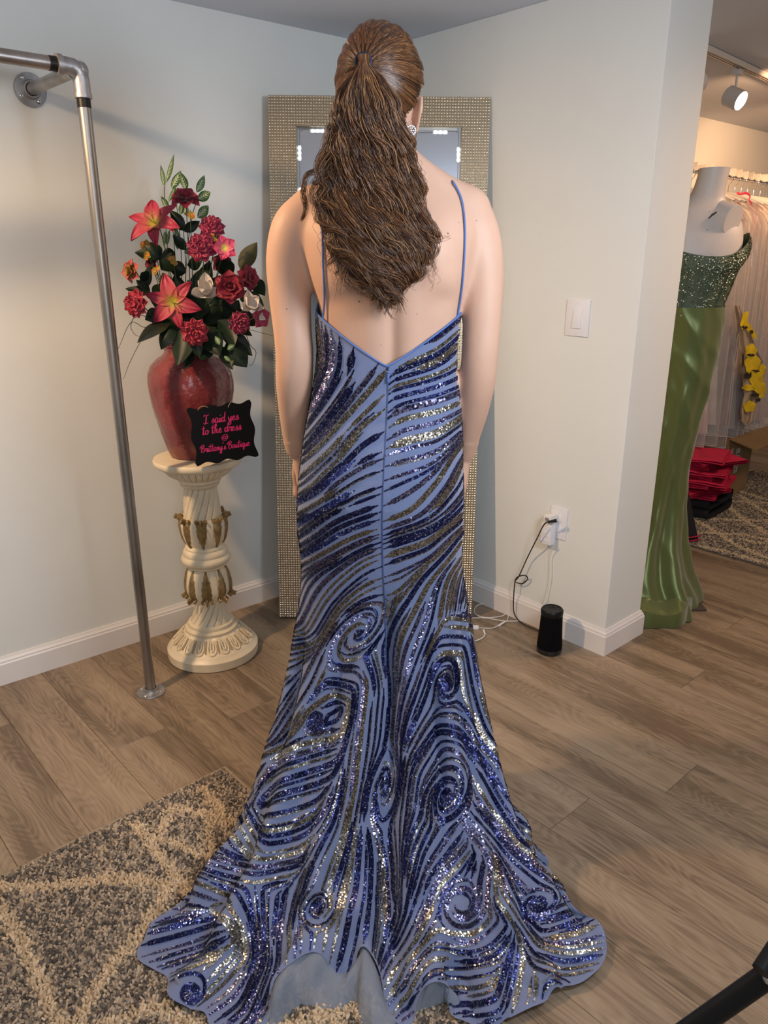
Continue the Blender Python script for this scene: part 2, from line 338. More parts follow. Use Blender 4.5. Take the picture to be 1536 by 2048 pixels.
# ------------------------------------------------------------------ speaker
sp = onz(1098, 1302); t = thing('bluetooth_speaker', 'black cylindrical fabric speaker with a carry loop standing on the floor by the wall corner', 'speaker', (sp[0], sp[1], 0), 0.5)
g = G(); g.lathe([(0.040, 0.0), (0.045, 0.004), (0.0465, 0.014), (0.045, 0.020)], 40); obj('base', g, mat('gloss_black', (0.015, 0.015, 0.016), 0.2), t)
g = G(); g.lathe([(0.045, 0.020), (0.0455, 0.03), (0.041, 0.09), (0.0385, 0.150)], 40); obj('body', g, M_blackmesh, t)
g = G(); g.lathe([(0.0385, 0.150), (0.040, 0.154), (0.040, 0.168), (0.036, 0.173), (0.034, 0.1715), (0.0005, 0.171)], 40); obj('top_panel', g, M_black, t)
for i in range(4):
    a = i*0.8-1.2; g = G(); g.ball((0.02*math.cos(a), 0.02*math.sin(a), 0.1718), (0.0018, 0.0018, 0.0005), 8, 6); obj('button', g, mat('grey_dot', (.2, .2, .2), .5), t)
g = G(); g.tube(smooth_path([(0.034, -0.012, 0.157), (0.050, -0.017, 0.151), (0.056, -0.020, 0.146), (0.052, -0.017, 0.142), (0.038, -0.012, 0.146)]), 0.0035, 8); obj('carry_loop', g, M_black, t)
g = G(); g.tube(smooth_path([(0.03, 0.03, 0.012), (0.06, 0.02, 0.006), (0.075, 0.0, 0.003), (0.045, -0.03, 0.003), (0.05, -0.04, 0.003)]), 0.002, 6)
# ------------------------------------------------------------------ pipe rack
PX, PY, PZ = 0.886, 2.146, 1.815
t = thing('pipe_clothes_rack', 'galvanised steel pipe clothes rack on the left wall with its post on the floor', 'rack', (PX, PY, 0))
PR = 0.0165
g = G(); g.tube([(0, 0, 0.012), (0, 0, PZ-0.075)], PR, 24); obj('post', g, M_galv, t)
g = G(); g.tube([(-0.070, 0, PZ+0.012), (-1.6, 0, PZ+0.012)], PR, 24); obj('hanging_rail', g, M_galv, t)
g = G(); g.tube([(0, 0.03, PZ+0.012), (0, wl(PX)-PY-0.008, PZ+0.012)], PR, 24); obj('wall_arm', g, M_galv, t)
g = G(); g.tube([(0, 0, PZ-0.080), (0, 0, PZ-0.052)], PR+0.0004, 24); g.tube([(-0.079, 0, PZ+.012), (-0.053, 0, PZ+.012)], PR+0.0004, 24)
for i in range(6): g.tube([(0, 0, PZ-0.079+i*.0045), (0, 0, PZ-0.077+i*.0045)], PR+0.0011, 24); g.tube([(-0.078+i*.0045, 0, PZ+.012), (-0.076+i*.0045, 0, PZ+.012)], PR+0.0011, 24)
obj('thread', g, M_thread, t, kind='stuff')
g = G()
arc = [(-0.030, 0, PZ+.012), (-0.018, 0, PZ+.011), (-0.007, 0, PZ+.005), (-0.001, 0, PZ-.006), (0, 0, PZ-.020)]
g.tube([(-0.056, 0, PZ+.012)]+arc+[(0, 0, PZ-0.055)], 0.0205, 24)
g.tube([(-0.060, 0, PZ+.012), (-0.047, 0, PZ+.012)], 0.0245, 24); g.tube([(0, 0, PZ-0.058), (0, 0, PZ-0.046)], 0.0222, 24)
g.ball((0, 0, PZ+.006), 0.0205, 20, 12); g.tube([(0, 0, PZ+.010), (0, 0.042, PZ+.012)], [0.0205, 0.021], 24); g.tube([(0, 0.034, PZ+.012), (0, 0.045, PZ+.012)], 0.0228, 24)
obj('elbow_fitting', g, M_cast, t)
def flange(parent, M, name='flange'):
    g = G(); g.lathe([(0.0455, 0), (0.0455, 0.004), (0.044, 0.006), (0.027, 0.007), (0.0235, 0.012), (0.0225, 0.018), (0.0185, 0.0185), (0.0175, 0.008)], 40, cap=False); g.xf(M)
    f = obj(name, g, M_cast, parent)
    for i in range(4):
        a = i*PI/2+0.6; g = G(); g.lathe([(0.0048, 0.0055), (0.0048, 0.0078), (0.0036, 0.0088), (0.0015, 0.0082), (0.0004, 0.0078)], 14, c=(0.0345*math.cos(a), 0.0345*math.sin(a), 0)); g.xf(M); obj('screw', g, M_chrome, f)
    return f
flange(t, Matrix.Translation((0, 0, 0)))
fw = flange(t, Matrix.Translation((0, wl(PX)-PY-0.0005, PZ+.012)) @ Matrix.Rotation(PI/2, 4, 'X'))
g = G()   # the foundry marks pressed into the wall flange: a small diamond and a T
MM = Matrix.Translation((0, wl(PX)-PY-0.0005, PZ+.012)) @ Matrix.Rotation(PI/2, 4, 'X')
def strip(g, a, b, wd, z):
    a = Vector((a[0], a[1], z)); b = Vector((b[0], b[1], z)); d_ = (b-a).normalized(); n_ = Vector((-d_.y, d_.x, 0))*wd/2
    g.add([a-n_, b-n_, b+n_, a+n_], [(0, 1, 2, 3)])
for a, b in (((.012, -.034), (.020, -.034)), ((.020, -.034), (.020, -.026)), ((.020, -.026), (.012, -.026)), ((.012, -.026), (.012, -.034)), ((.016, -.032), (.016, -.028)), ((-.014, .030), (-.022, .034)), ((-.018, .032), (-.0165, .036))): strip(g, a, b, 0.0012, 0.0071)
g.xf(MM); obj('stamp', g, M_thread, fw, smooth=False, kind='stuff')
# ------------------------------------------------------------------ leaning mirror
MW, MH = 0.765, 1.895; mb = W(-0.034, 2.735, 0.0)
Lean = math.atan2(0.20, 1.90)
t = thing('floor_mirror', 'tall mirror in a studded champagne metal frame leaning in the room corner', 'mirror', tuple(mb), rot=(0, 0, 0))
t.rotation_euler = (Matrix.Rotation(ROTZ, 3, 'Z') @ Matrix.Rotation(-Lean, 3, 'X') @ Matrix.Rotation(0.0095, 3, 'Y')).to_euler()
t.location = (mb[0], mb[1], 0.004)
FWd = 0.098; hw = MW/2; DP = 0.028      # frame in local x,z; face towards -y
def rail(poly):
    g = G(); n = len(poly); front = [(x, -DP*0.5-0.004, z) for x, z in poly]; back = [(x, DP*0.5, z) for x, z in poly]
    g.add(front+back, [tuple(range(n)), tuple(range(n, 2*n))[::-1]]+[(i, n+i, n+(i+1) % n, (i+1) % n) for i in range(n)]); return g
polys = [[(-hw, 0), (hw, 0), (hw-FWd, FWd), (-hw+FWd, FWd)], [(hw-FWd, MH-FWd), (hw, MH), (-hw, MH), (-hw+FWd, MH-FWd)],
         [(-hw, 0), (-hw+FWd, FWd), (-hw+FWd, MH-FWd), (-hw, MH)], [(hw, MH), (hw-FWd, MH-FWd), (hw-FWd, FWd), (hw, 0)]]
def shrink(p, e=0.0006):
    cx = sum(q[0] for q in p)/4; cz = sum(q[1] for q in p)/4
    return [(x+(e if x < cx else -e), z+(e if z < cz else -e)) for x, z in p]
pitch = 0.0095
for ri, pl_ in enumerate(polys):
    r_ = obj('frame_rail', rail(shrink(pl_)), M_frame, t, smooth=False)
    V = []; F = []
    nx = int(MW/pitch); nz = int(MH/pitch)
    for i in range(nx):
        x = -hw+(i+0.5)*MW/nx
        for j in range(nz):
            z = (j+0.5)*MH/nz; dl, dr, db, dt = x+hw, hw-x, z, MH-z; m_ = min(dl, dr, db, dt)
            if m_ > FWd-0.003: continue
            who = [db, dt, dl, dr].index(m_)
            if who != ri: continue
            s_ = 0.0033; h_ = 0.0026; yb = -DP*0.5-0.004; b0 = len(V)
            V += [(x-s_, yb, z-s_), (x+s_, yb, z-s_), (x+s_, yb, z+s_), (x-s_, yb, z+s_), (x-s_*.45, yb-h_, z-s_*.45), (x+s_*.45, yb-h_, z-s_*.45), (x+s_*.45, yb-h_, z+s_*.45), (x-s_*.45, yb-h_, z+s_*.45)]
            F += [(b0, b0+1, b0+5, b0+4), (b0+1, b0+2, b0+6, b0+5), (b0+2, b0+3, b0+7, b0+6), (b0+3, b0, b0+4, b0+7), (b0+4, b0+5, b0+6, b0+7)]
    link('stud', np_mesh('stud', V, F, mats=[M_stud]), r_, kind='stuff')
g = G(); g.box((-hw+FWd-.004, 0.0, FWd-.004), (hw-FWd+.004, 0.004, MH-FWd+.004)); obj('mirror_glass', g, M_glassm, t, smooth=False)
g = G(); g.box((-hw+.01, 0.0045, .01), (hw-.01, 0.0135, MH-.01)); obj('backing', g, M_dark, t, smooth=False)
ix, iz0, iz1 = hw-FWd-0.007, FWd+0.008, MH-FWd-0.008
def led(x, z, vert):
    M = Matrix.Translation((x, -0.001, z)) @ (Matrix.Rotation(PI/2, 4, 'Y') if vert else Matrix.Identity(4))
    g = G(); g.box((-0.027, -0.003, -0.0065), (0.026, 0, 0.0065), 0.002); g.xf(M); m_ = obj('led_module', g, M_ledstrip, t)
    for k in (-1, 0, 1): g = G(); g.ball((k*0.0172, -0.0038, 0), (0.0052, 0.0042, 0.0052), 12, 8); g.xf(M); obj('led', g, M_led, m_)
zt = iz1-0.003
for xx in (-0.213, -0.071, 0.071, 0.213): led(xx, zt, False)
zz = iz1-0.075
while zz > iz0+0.05:
    led(-ix, zz, True); led(ix, zz, True); zz -= 0.137
g = G()
for sx in (-1, 1):
    g.tube(smooth_path([(sx*ix, -0.002, iz0), (sx*ix, -0.002, iz1-0.012), (sx*(ix-0.006), -0.002, iz1-0.004), (sx*(ix-0.02), -0.002, iz1+0.002), (sx*0.15, -0.002, iz1-.004), (0, -0.002, iz1-.002)]), 0.0011, 6)
obj('led_wire', g, mat('clear_wire', (.25, .27, .3), .3), t)
# ------------------------------------------------------------------ track light in the further room
M_track = mat('white_track', (0.62, 0.58, 0.55), 0.4)
TZ = CZ-0.002; p0 = onz(1412, 92, TZ); p1 = onz(1536, 150, TZ); dr = (p1-p0)/np.linalg.norm(p1-p0); pa = p0-dr*0.6; an = math.atan2(dr[1], dr[0])
t = thing('track_rail', 'white ceiling track rail above the garment rack in the further room', 'track light', tuple(p0), an)
g = G(); g.box((-0.6, -0.017, -0.020), (2.2, 0.017, 0.0), 0.001); obj('rail', g, M_track, t, smooth=False)
g = G(); g.box((-0.6, -0.009, -0.0206), (2.2, -0.004, -0.0198)); g.box((-0.6, 0.004, -0.0206), (2.2, 0.009, -0.0198)); obj('slot', g, M_black, t, smooth=False)
M_lens = mat('lamp_lens', (1, 1, 1), 0.4, emit=(1.0, 0.93, 0.80), estr=9)
def spot_head(px, py, label, aim):
    q = onz(px, py, TZ-0.02); t = thing('track_spotlight', label, 'spotlight', tuple(q), an, group='spotlights on the ceiling track')
    g = G(); g.box((-0.026, -0.018, -0.020), (0.026, 0.018, 0.0), 0.002); obj('adapter', g, M_track, t)
    g = G(); g.tube([(0, 0, -0.02), (0, 0, -0.075)], 0.005, 10); obj('stem', g, M_track, t)
    M = Matrix.Translation((0, 0, -0.105)) @ Vector(aim).to_track_quat('Z', 'Y').to_matrix().to_4x4()
    g = G(); g.lathe([(0.001, -0.036), (0.036, -0.036), (0.040, -0.032), (0.040, 0.036), (0.037, 0.036), (0.036, 0.030)], 32, cap=False); g.xf(M); obj('lamp_housing', g, M_track, t)
    g = G(); g.lathe([(0.036, 0.031), (0.020, 0.034), (0.0005, 0.035)], 32); g.xf(M); obj('lens', g, M_lens, t)
    return q
q = spot_head(1476, 140, 'white cylindrical spotlight with its lit lens showing, on the further ceiling track', (-0.13, -0.89, -0.42))
q2 = spot_head(1395, 106, 'white spotlight half hidden by the wall column on the further ceiling track', (-0.9, 0.1, -0.35))
light('SPOT', (3.6, 1.45, 2.04), (4.4, 2.35, 1.55), 36, (1.0, 0.55, 0.28), 0.02, spot=95, blend=0.8)
light('SPOT', (4.5, 1.45, 2.04), (5.1, 2.35, 1.55), 36, (1.0, 0.55, 0.28), 0.02, spot=95, blend=0.8)
# ------------------------------------------------------------------ rugs
M_pile_l = mat('beige_pile', (0.5, 0.4, 0.28), 0.95, island=[(0, (0.40, 0.30, 0.19)), (1, (0.66, 0.53, 0.37))])
M_pile_d = mat('grey_pile', (0.2, 0.18, 0.17), 0.95, island=[(0, (0.05, 0.042, 0.040)), (0.35, (0.14, 0.12, 0.10)), (0.6, (0.32, 0.26, 0.20)), (1.0, (0.50, 0.40, 0.29))])
M_rugb = mat('rug_backing', (0.30, 0.24, 0.17), 0.95, bump=0.5, bscale=600)
def seg_dist(P, segs):
    d = np.full(len(P), 9.0)
    for a, b, wd in segs:
        a = np.array(a); b = np.array(b); ab = b-a; u = np.clip(((P-a)@ab)/(ab@ab), 0, 1); q_ = a+u[:, None]*ab
        d = np.minimum(d, np.linalg.norm(P-q_, axis=1)-wd)
    return d
def tufts(P, segs, hgt, rad, zb):
    n = len(P); ds = seg_dist(P, segs)+rng.normal(0, 0.004, n); mi = (ds > 0).astype(int)
    wob = rng.uniform(0, 2*PI, n); sz = rad*rng.uniform(0.7, 1.25, n); h = hgt*rng.uniform(0.65, 1.1, n)*np.where(mi == 0, 1.15, 0.9)
    tilt = rng.normal(0, rad*0.9, (n, 2)); V = np.zeros((n, 8, 3), np.float32)
    for k in range(4):
        a = wob+k*PI/2; V[:, k, 0] = P[:, 0]+np.cos(a)*sz; V[:, k, 1] = P[:, 1]+np.sin(a)*sz; V[:, k, 2] = zb
        V[:, 4+k, 0] = P[:, 0]+np.cos(a)*sz*0.62+tilt[:, 0]; V[:, 4+k, 1] = P[:, 1]+np.sin(a)*sz*0.62+tilt[:, 1]; V[:, 4+k, 2] = zb+h
    b0 = (np.arange(n)*8)[:, None]; fl_ = np.array([[0, 1, 5, 4], [1, 2, 6, 5], [2, 3, 7, 6], [3, 0, 4, 7], [4, 5, 6, 7]])
    F = (b0[:, None, :]+fl_[None, :, :]).reshape(-1, 4)
    return V.reshape(-1, 3), F, np.repeat(mi, 5)
RX1, RY1 = 0.862, 1.632
t = thing('shag_rug', 'beige and charcoal shag rug under the train of the blue gown', 'rug', (0, 0, 0))
g = G(); g.box((-1.4, -0.9, 0.0005), (RX1, RY1, 0.007), 0.002); obj('backing', g, M_rugb, t)
def cr6(pts, w_): 
    q_ = [onz(x/2.954, 1500+y/2.954, 0.015)[:2] for x, y in pts]; return [(q_[i], q_[i+1], w_) for i in range(len(q_)-1)]
S = cr6([(-250, 830), (0, 795), (270, 805), (640, 755), (1000, 775)], .013)+cr6([(1000, 775), (950, 900), (820, 1080), (620, 1330), (480, 1560), (380, 1760)], .014)
S += cr6([(-100, 850), (50, 1000), (130, 1150), (230, 1350), (330, 1600), (400, 1800)], .015)+cr6([(800, 430), (960, 640), (1110, 820)], .013)
S += cr6([(940, 510), (1010, 330), (1200, 370), (1340, 430)], .012)+cr6([(940, 510), (1190, 610), (1320, 650)], .011)+cr6([(1200, 220), (1330, 400), (1500, 480)], .013)+cr6([(1240, 400), (1230, 620)], .011)
S += cr6([(430, 1700), (900, 1500), (1300, 1700)], .013)+cr6([(1110, 820), (1500, 1200)], .013)+cr6([(1300, 1700), (2200, 1500)], .014)+cr6([(1700, 1300), (2300, 1900)], .014)
sp_ = 0.0060; gx, gy = np.meshgrid(np.arange(-0.15, RX1-0.004, sp_), np.arange(0.55, RY1-0.004, sp_)); P = np.stack([gx.ravel(), gy.ravel()], 1); P += rng.uniform(-.5, .5, P.shape)*sp_
V, F, mi = tufts(P, S, 0.0095, 0.0042, 0.006); link('pile', np_mesh('pile', V, F, mats=[M_pile_l, M_pile_d], mi=mi), t, kind='stuff')
ex, ey = [], []
g = G(); g.tube([(-1.4, RY1-.002, .007), (RX1-.002, RY1-.002, .008)], 0.0045, 8); g.tube([(RX1-.002, RY1-.002, .008), (RX1-.002, -0.9, .007)], 0.0045, 8); obj('bound_edge', g, M_rugb, t)
t = thing('area_rug', 'beige and grey patterned rug on the floor of the further room under the clothes', 'rug', (0, 0, 0))
g = G(); g.box((3.478, 0.1, 0.0005), (6.2, 1.98, 0.007), 0.002); obj('backing', g, M_rugb, t)
def cr9(pts, w_):
    q_ = [onz(1340+x/6.0255, 820+y/6.0255, 0.012)[:2] for x, y in pts]; return [(q_[i], q_[i+1], w_) for i in range(len(q_)-1)]
S = cr9([(240, 1300), (450, 1400), (600, 1500), (830, 1640), (1181, 1780)], .014)+cr9([(330, 1470), (700, 1490), (900, 1500), (1181, 1560)], .014)+cr9([(240, 1300), (700, 1320), (1181, 1330)], .014)
S += cr9([(680, 1130), (900, 1330), (1100, 1440), (1300, 1560)], .015)+cr9([(680, 1090), (1000, 1110), (1400, 1130)], .014)+cr9([(850, 1030), (1100, 1200), (1300, 1300)], .014)+cr9([(850, 980), (1181, 1080)], .014)+cr9([(200, 1620), (600, 1680), (1181, 1850)], .012)+cr9([(880, 1550), (1050, 1600), (1300, 1600)], .013)
sp_ = 0.0085; gx, gy = np.meshgrid(np.arange(3.484, 5.1, sp_), np.arange(0.12, 1.975, sp_)); P = np.stack([gx.ravel(), gy.ravel()], 1); P += rng.uniform(-.5, .5, P.shape)*sp_
V, F, mi = tufts(P, S, 0.0075, 0.0058, 0.006); link('pile', np_mesh('pile', V, F, mats=[M_pile_l, M_pile_d], mi=mi), t, kind='stuff')
g = G(); g.tube([(3.480, 0.1, .007), (3.480, 1.98, .007)], 0.004, 8); obj('bound_edge', g, mat('dark_binding', (.12, .10, .08), .9), t)
# ------------------------------------------------------------------ tripod at the lower right
a = atD(1600, 1905, .62); b = atD(1340, 2088, .64); f1 = a+(a-b)*0.9; f0 = b+(b-a)*((b[2]-0.012)/(a[2]-b[2]))
TB = np.array([f1[0], f1[1], 0.0])
t = thing('light_tripod', 'black metal tripod whose leg crosses the lower right corner', 'tripod', tuple(TB))
def tl(p): return tuple(np.array(p)-TB)
g = G(); g.tube([tl(f0), tl(f1)], 0.0125, 16); obj('leg', g, M_black, t)
c0 = atD(1538, 1918, .60); c1 = atD(1640, 1760, .66); cc = c0+(c0-c1)*0.15
g = G(); g.tube([tl(cc), tl(c1)], 0.0095, 16); obj('brace', g, M_black, t)
g = G(); g.ball(tl(atD(1537, 1957, .60)), 0.006, 12, 8); obj('rivet', g, M_chrome, t)
g = G(); g.tube([tl(f1+np.array([0, 0, -0.25])), tl(f1+np.array([0, 0, 0.72]))], 0.013, 16); obj('pole', g, M_black, t)
g = G(); g.tube([tl(f1+np.array([0, 0, -0.03])), tl(f1+np.array([0, 0, 0.03]))], 0.022, 16); obj('collar', g, M_black, t)
u0 = (f0-f1)[:2]; L0 = np.linalg.norm(u0); u0 = u0/L0
for an_ in (2.09, -2.09):
    u = np.array([u0[0]*math.cos(an_)-u0[1]*math.sin(an_), u0[0]*math.sin(an_)+u0[1]*math.cos(an_)])
    e = np.array([f1[0]+u[0]*L0, f1[1]+u[1]*L0, 0.012])
    g = G(); g.tube([tl(f1), tl(e)], 0.0125, 12); obj('leg', g, M_black, t)
# ------------------------------------------------------------------ pedestal
M_plast = mat('ivory_plaster', (0.78, 0.68, 0.50), 0.38, var=0.12, vscale=14)
M_gold = mat('antique_gold', (0.30, 0.21, 0.09), 0.38, 0.45, var=0.35, vscale=60, bump=0.6, bscale=300)
M_groove = mat('groove_brown', (0.40, 0.29, 0.15), 0.6)  # plain darker brown for the lines set into the grooves
PC = W(-0.625, 2.466, 0)[:2]; 
t = thing('pedestal', 'ivory and gold carved plaster column pedestal holding the red vase', 'pedestal', (PC[0], PC[1], 0)); t.scale = (1.03, 1.03, 0.982)
def smooth_prof(P): return P
g = G(); g.lathe([(0.150, 0), (0.156, 0.003), (0.157, 0.034), (0.152, 0.040), (0.146, 0.044), (0.143, 0.050), (0.140, 0.053)], 72); obj('base', g, M_plast, t)
def leafring(r, z, a):
    k = a*18/(2*PI); f = abs((k % 1)-0.5)*2; w_ = max(0, 1-abs(z-0.078)/0.026)
    return (r+w_*0.006*math.cos(f*PI*1.0)*1.0, z)
g = G(); g.lathe([(0.140, 0.053), (0.134, 0.056), (0.118, 0.068), (0.104, 0.084), (0.094, 0.098), (0.088, 0.102)], 216, leafring); obj('leaf_collar', g, M_plast, t)
# the U-shaped leaves in relief round the foot
for k in range(18):
    a0 = 2*PI*k/18; g = G(); P = []
    for (da, s) in ((-.085, 0.05), (-.105, 0.35), (-.11, .7), (-.06, .95), (0, 1.02), (.06, .95), (.11, .7), (.105, .35), (.085, .05)):
        r = 0.097+0.039*s; z = 0.0985-0.040*s; P.append((r*math.cos(a0+da), r*math.sin(a0+da), z))
    g.tube(smooth_path(P, 3), 0.0026, 6)
    P = []
    for (da, s) in ((-.035, .1), (-.045, .5), (0, .75), (.045, .5), (.035, .1)):
        r = 0.098+0.039*s; z = 0.0995-0.040*s; P.append((r*math.cos(a0+da), r*math.sin(a0+da), z))
    g.tube(smooth_path(P, 3), 0.0020, 6); g.cur = 1
    g.tube([(0.100*math.cos(a0+.17), 0.100*math.sin(a0+.17), .0945), (0.132*math.cos(a0+.17), 0.132*math.sin(a0+.17), .063)], 0.0022, 5)
    obj('foot_leaf', g, [M_plast, M_groove], t)
g = G(); g.lathe([(0.088, 0.100), (0.090, 0.104), (0.090, 0.112), (0.084, 0.117), (0.079, 0.119), (0.080, 0.124), (0.078, 0.131), (0.070, 0.134)], 64); obj('foot_torus', g, M_plast, t)
def twist(name, r0, z0, r1, z1, tw, n=16, bulge=0.0):
    g = G(); rows = 26; prof = []
    for i in range(rows+1):
        s = i/rows; prof.append((r0+(r1-r0)*s+bulge*math.sin(PI*s), z0+(z1-z0)*s))
    def fn(r, z, a):
        s = (z-z0)/(z1-z0); ph = (a*n/(2*PI)+tw*s) % 1; f = abs(ph-0.5)*2
        return (r*(1-0.10*max(0, (f-0.72)/0.28)**1.5), z)
    g.lathe(prof, 16*12, fn); o = obj(name, g, [M_plast], t)
    g = G()
    for k in range(n):
        P = []
        for i in range(rows+1):
            s = i/rows; a = (0.0-tw*s+k)*2*PI/n; r = (r0+(r1-r0)*s+bulge*math.sin(PI*s))*0.918; P.append((r*math.cos(a), r*math.sin(a), z0+(z1-z0)*s))
        g.tube(P, 0.0019, 4)
    obj('groove', g, M_groove, o, kind='stuff')
twist('lower_shaft', 0.071, 0.130, 0.0505, 0.222, -2.0, bulge=-0.004)
def bulb(name, z0, z1, up):
    g = G(); prof = [(0.056, 0), (0.066, 0.12), (0.073, 0.3), (0.0755, 0.5), (0.073, 0.68), (0.066, 0.84), (0.054, 1)]
    if up: prof = [(0.056, 0), (0.064, .12), (0.069, .28), (0.0735, .5), (0.0745, .7), (0.073, .85), (0.062, 1)]
    else: prof = [(0.062, 0), (0.073, .15), (0.0745, .3), (0.0735, .5), (0.069, .72), (0.064, .88), (0.056, 1)]
    def fn(r, z, a):
        ph = (a*16/(2*PI)) % 1; f = abs(ph-0.5)*2; return (r*(1-0.05*max(0, (f-0.7)/0.3)), z)
    g.lathe([(r, z0+(z1-z0)*s) for r, s in prof], 192, fn); o = obj(name, g, M_plast, t)
    for k in range(8):
        a0 = 2*PI*k/8+0.2; g = G(); P = []
        for i in range(13):
            s = i/12; ss = s if up else 1-s; r = float(np.interp(s, [p[1] for p in prof], [p[0] for p in prof]))
            wv = 0.23*math.sin(PI*min(1, 0.15+0.85*ss)*0.62)*(1+0.12*math.sin(i*2.6)); z = z0+(z1-z0)*s
            P.append((r, z, wv))
        vs = []; fs = []
        for r, z, wv in P:
            for u in (-1, -0.55, 0, 0.55, 1):
                rr = r+0.0055-0.006*u*u+(0.002 if u == 0 else 0); vs.append((rr*math.cos(a0+u*wv), rr*math.sin(a0+u*wv), z))
        for i in range(12):
            for j in range(4): fs.append((i*5+j, i*5+j+1, (i+1)*5+j+1, (i+1)*5+j))
        g.add(vs, fs)
        zt = z1 if up else z0; sg = 1 if up else -1   # curled leaf tip
        Q = [(0.073, zt-sg*0.010), (0.080, zt-sg*0.002), (0.087, zt+sg*0.002), (0.090, zt-sg*0.004), (0.086, zt-sg*0.008)]
        g.tube([(r*math.cos(a0), r*math.sin(a0), z) for r, z in Q], [0.010, 0.010, 0.008, 0.006, 0.003], 8, ell=0.5)
        for da in (-0.22, 0.22):
            g.tube([(0.071*math.cos(a0+da), 0.071*math.sin(a0+da), zt-sg*.006), (0.079*math.cos(a0+da), 0.079*math.sin(a0+da), zt+sg*.001), (0.083*math.cos(a0+da*.8), 0.083*math.sin(a0+da*.8), zt-sg*.003)], [0.007, 0.0065, 0.003], 7, ell=0.6)
        obj('acanthus_leaf', g, M_gold, t)
bulb('lower_bulb', 0.232, 0.345, False)
g = G(); g.lathe([(0.0505, 0.218), (0.058, 0.226), (0.064, 0.234)], 48); obj('lower_neck', g, M_plast, t)
g = G(); g.lathe([(0.056, 0.343), (0.060, 0.347), (0.067, 0.351), (0.067, 0.357), (0.072, 0.361), (0.080, 0.368), (0.083, 0.378), (0.080, 0.388), (0.074, 0.394), (0.075, 0.400), (0.074, 0.409), (0.069, 0.415), (0.065, 0.418), (0.066, 0.423), (0.062, 0.430), (0.056, 0.433)], 64); obj('middle_rings', g, M_plast, t)
bulb('upper_bulb', 0.431, 0.538, True)
twist('upper_shaft', 0.063, 0.538, 0.0525, 0.648, -1.6)
g = G(); g.lathe([(0.056, 0.645), (0.062, 0.650), (0.064, 0.655), (0.060, 0.659), (0.066, 0.662), (0.070, 0.668), (0.069, 0.674), (0.078, 0.679), (0.084, 0.684)], 64); obj('capital_neck', g, M_plast, t)
def egg(r, z, a):
    ph = (a*32/(2*PI)) % 1; f = math.sin(PI*ph)**0.6; s = max(0, min(1, (z-0.684)/0.036)); return (r*(0.93+0.07*f) if 0.05 < s < 0.95 else r*0.94, z)
g = G(); g.lathe([(0.084, 0.682), (0.090, 0.686), (0.101, 0.694), (0.110, 0.704), (0.117, 0.714), (0.121, 0.720)], 320, egg); obj('capital_beading', g, M_plast, t)
g = G()
for k in range(32): a = 2*PI*k/32; g.tube([(0.0825*math.cos(a), 0.0825*math.sin(a), 0.685), (0.094*math.cos(a), 0.094*math.sin(a), 0.694), (0.109*math.cos(a), 0.109*math.sin(a), 0.713)], 0.0017, 5)
obj('beading_groove', g, M_groove, t, kind='stuff')
g = G(); g.lathe([(0.118, 0.719), (0.128, 0.721), (0.136, 0.725), (0.142, 0.732), (0.143, 0.744), (0.140, 0.749), (0.05, 0.7495), (0.001, 0.7495)], 72); obj('top_plate', g, M_plast, t)
# ------------------------------------------------------------------ vase
M_vase = mat('red_glaze', (0.21, 0.036, 0.038), 0.22, var=0.3, vscale=9, bump=1.0, bscale=24, bdist=0.010, coat=0.4)
VC = W(-0.634, 2.490, 0)[:2]; ZV = 0.7365
t = thing('ceramic_vase', 'glossy dark red crinkled ceramic vase standing on the pedestal', 'vase', (VC[0], VC[1], ZV)); t.scale = (1.15, 1.15, 1.0)
vp = [(0.0005, 0.002), (0.066, 0.0), (0.074, 0.003), (0.080, 0.02), (0.092, 0.07), (0.103, 0.12), (0.112, 0.17), (0.118, 0.215), (0.1195, 0.245), (0.116, 0.275), (0.106, 0.302), (0.088, 0.322), (0.072, 0.333), (0.065, 0.345), (0.067, 0.358), (0.074, 0.366), (0.071, 0.368), (0.062, 0.358), (0.055, 0.33), (0.001, 0.325)]
zz_ = [p[1] for p in vp]
g = G(); pp = []
for i in range(len(vp)-1):
    for k in range(4): s = k/4; pp.append((vp[i][0]*(1-s)+vp[i+1][0]*s, vp[i][1]*(1-s)+vp[i+1][1]*s))
pp.append(vp[-1])
def crinkle(r, z, a):
    q = math.sin(5*a+22*z)+0.6*math.sin(11*a-31*z+1)+0.5*math.sin(3*a+60*z+2)+0.4*math.sin(23*a+40*z); return (r*(1+0.006*q), z)
g.lathe(pp, 120, crinkle); obj('vase_body', g, M_vase, t)
g = G(); g.lathe([(0.0005, 0.336), (0.058, 0.336)], 24, cap=False); obj('foam_filler', g, mat('dark_moss', (0.02, 0.03, 0.015), 0.95, bump=1.0, bscale=150), t)
# ------------------------------------------------------------------ sign on the pedestal
M_sign = mat('black_painted_wood', (0.005, 0.0045, 0.006), 0.4, spec=0.15); M_pink = mat('magenta_lettering', (0.62, 0.02, 0.16), 0.4); M_twine = mat('twine', (0.45, 0.33, 0.18), 0.9)
TL_, TR_, BR_, BL_ = atD(374, 815, 2.315), atD(508, 797, 2.395), atD(513, 915, 2.375), atD(388, 934, 2.305)
xa = ((TR_-TL_)+(BR_-BL_)); xa /= np.linalg.norm(xa); za = (TL_-BL_)+(TR_-BR_); za -= xa*(za@xa); za /= np.linalg.norm(za); na = np.cross(xa, za)   # points away from camera? fixed below
ctr = (TL_+TR_+BR_+BL_)/4; SWd = 0.5*(np.linalg.norm(TR_-TL_)+np.linalg.norm(BR_-BL_)); SH = 0.5*(np.linalg.norm(TL_-BL_)+np.linalg.norm(TR_-BR_))
ya = np.cross(za, xa)
if ya@Hd > 0: ya = ya
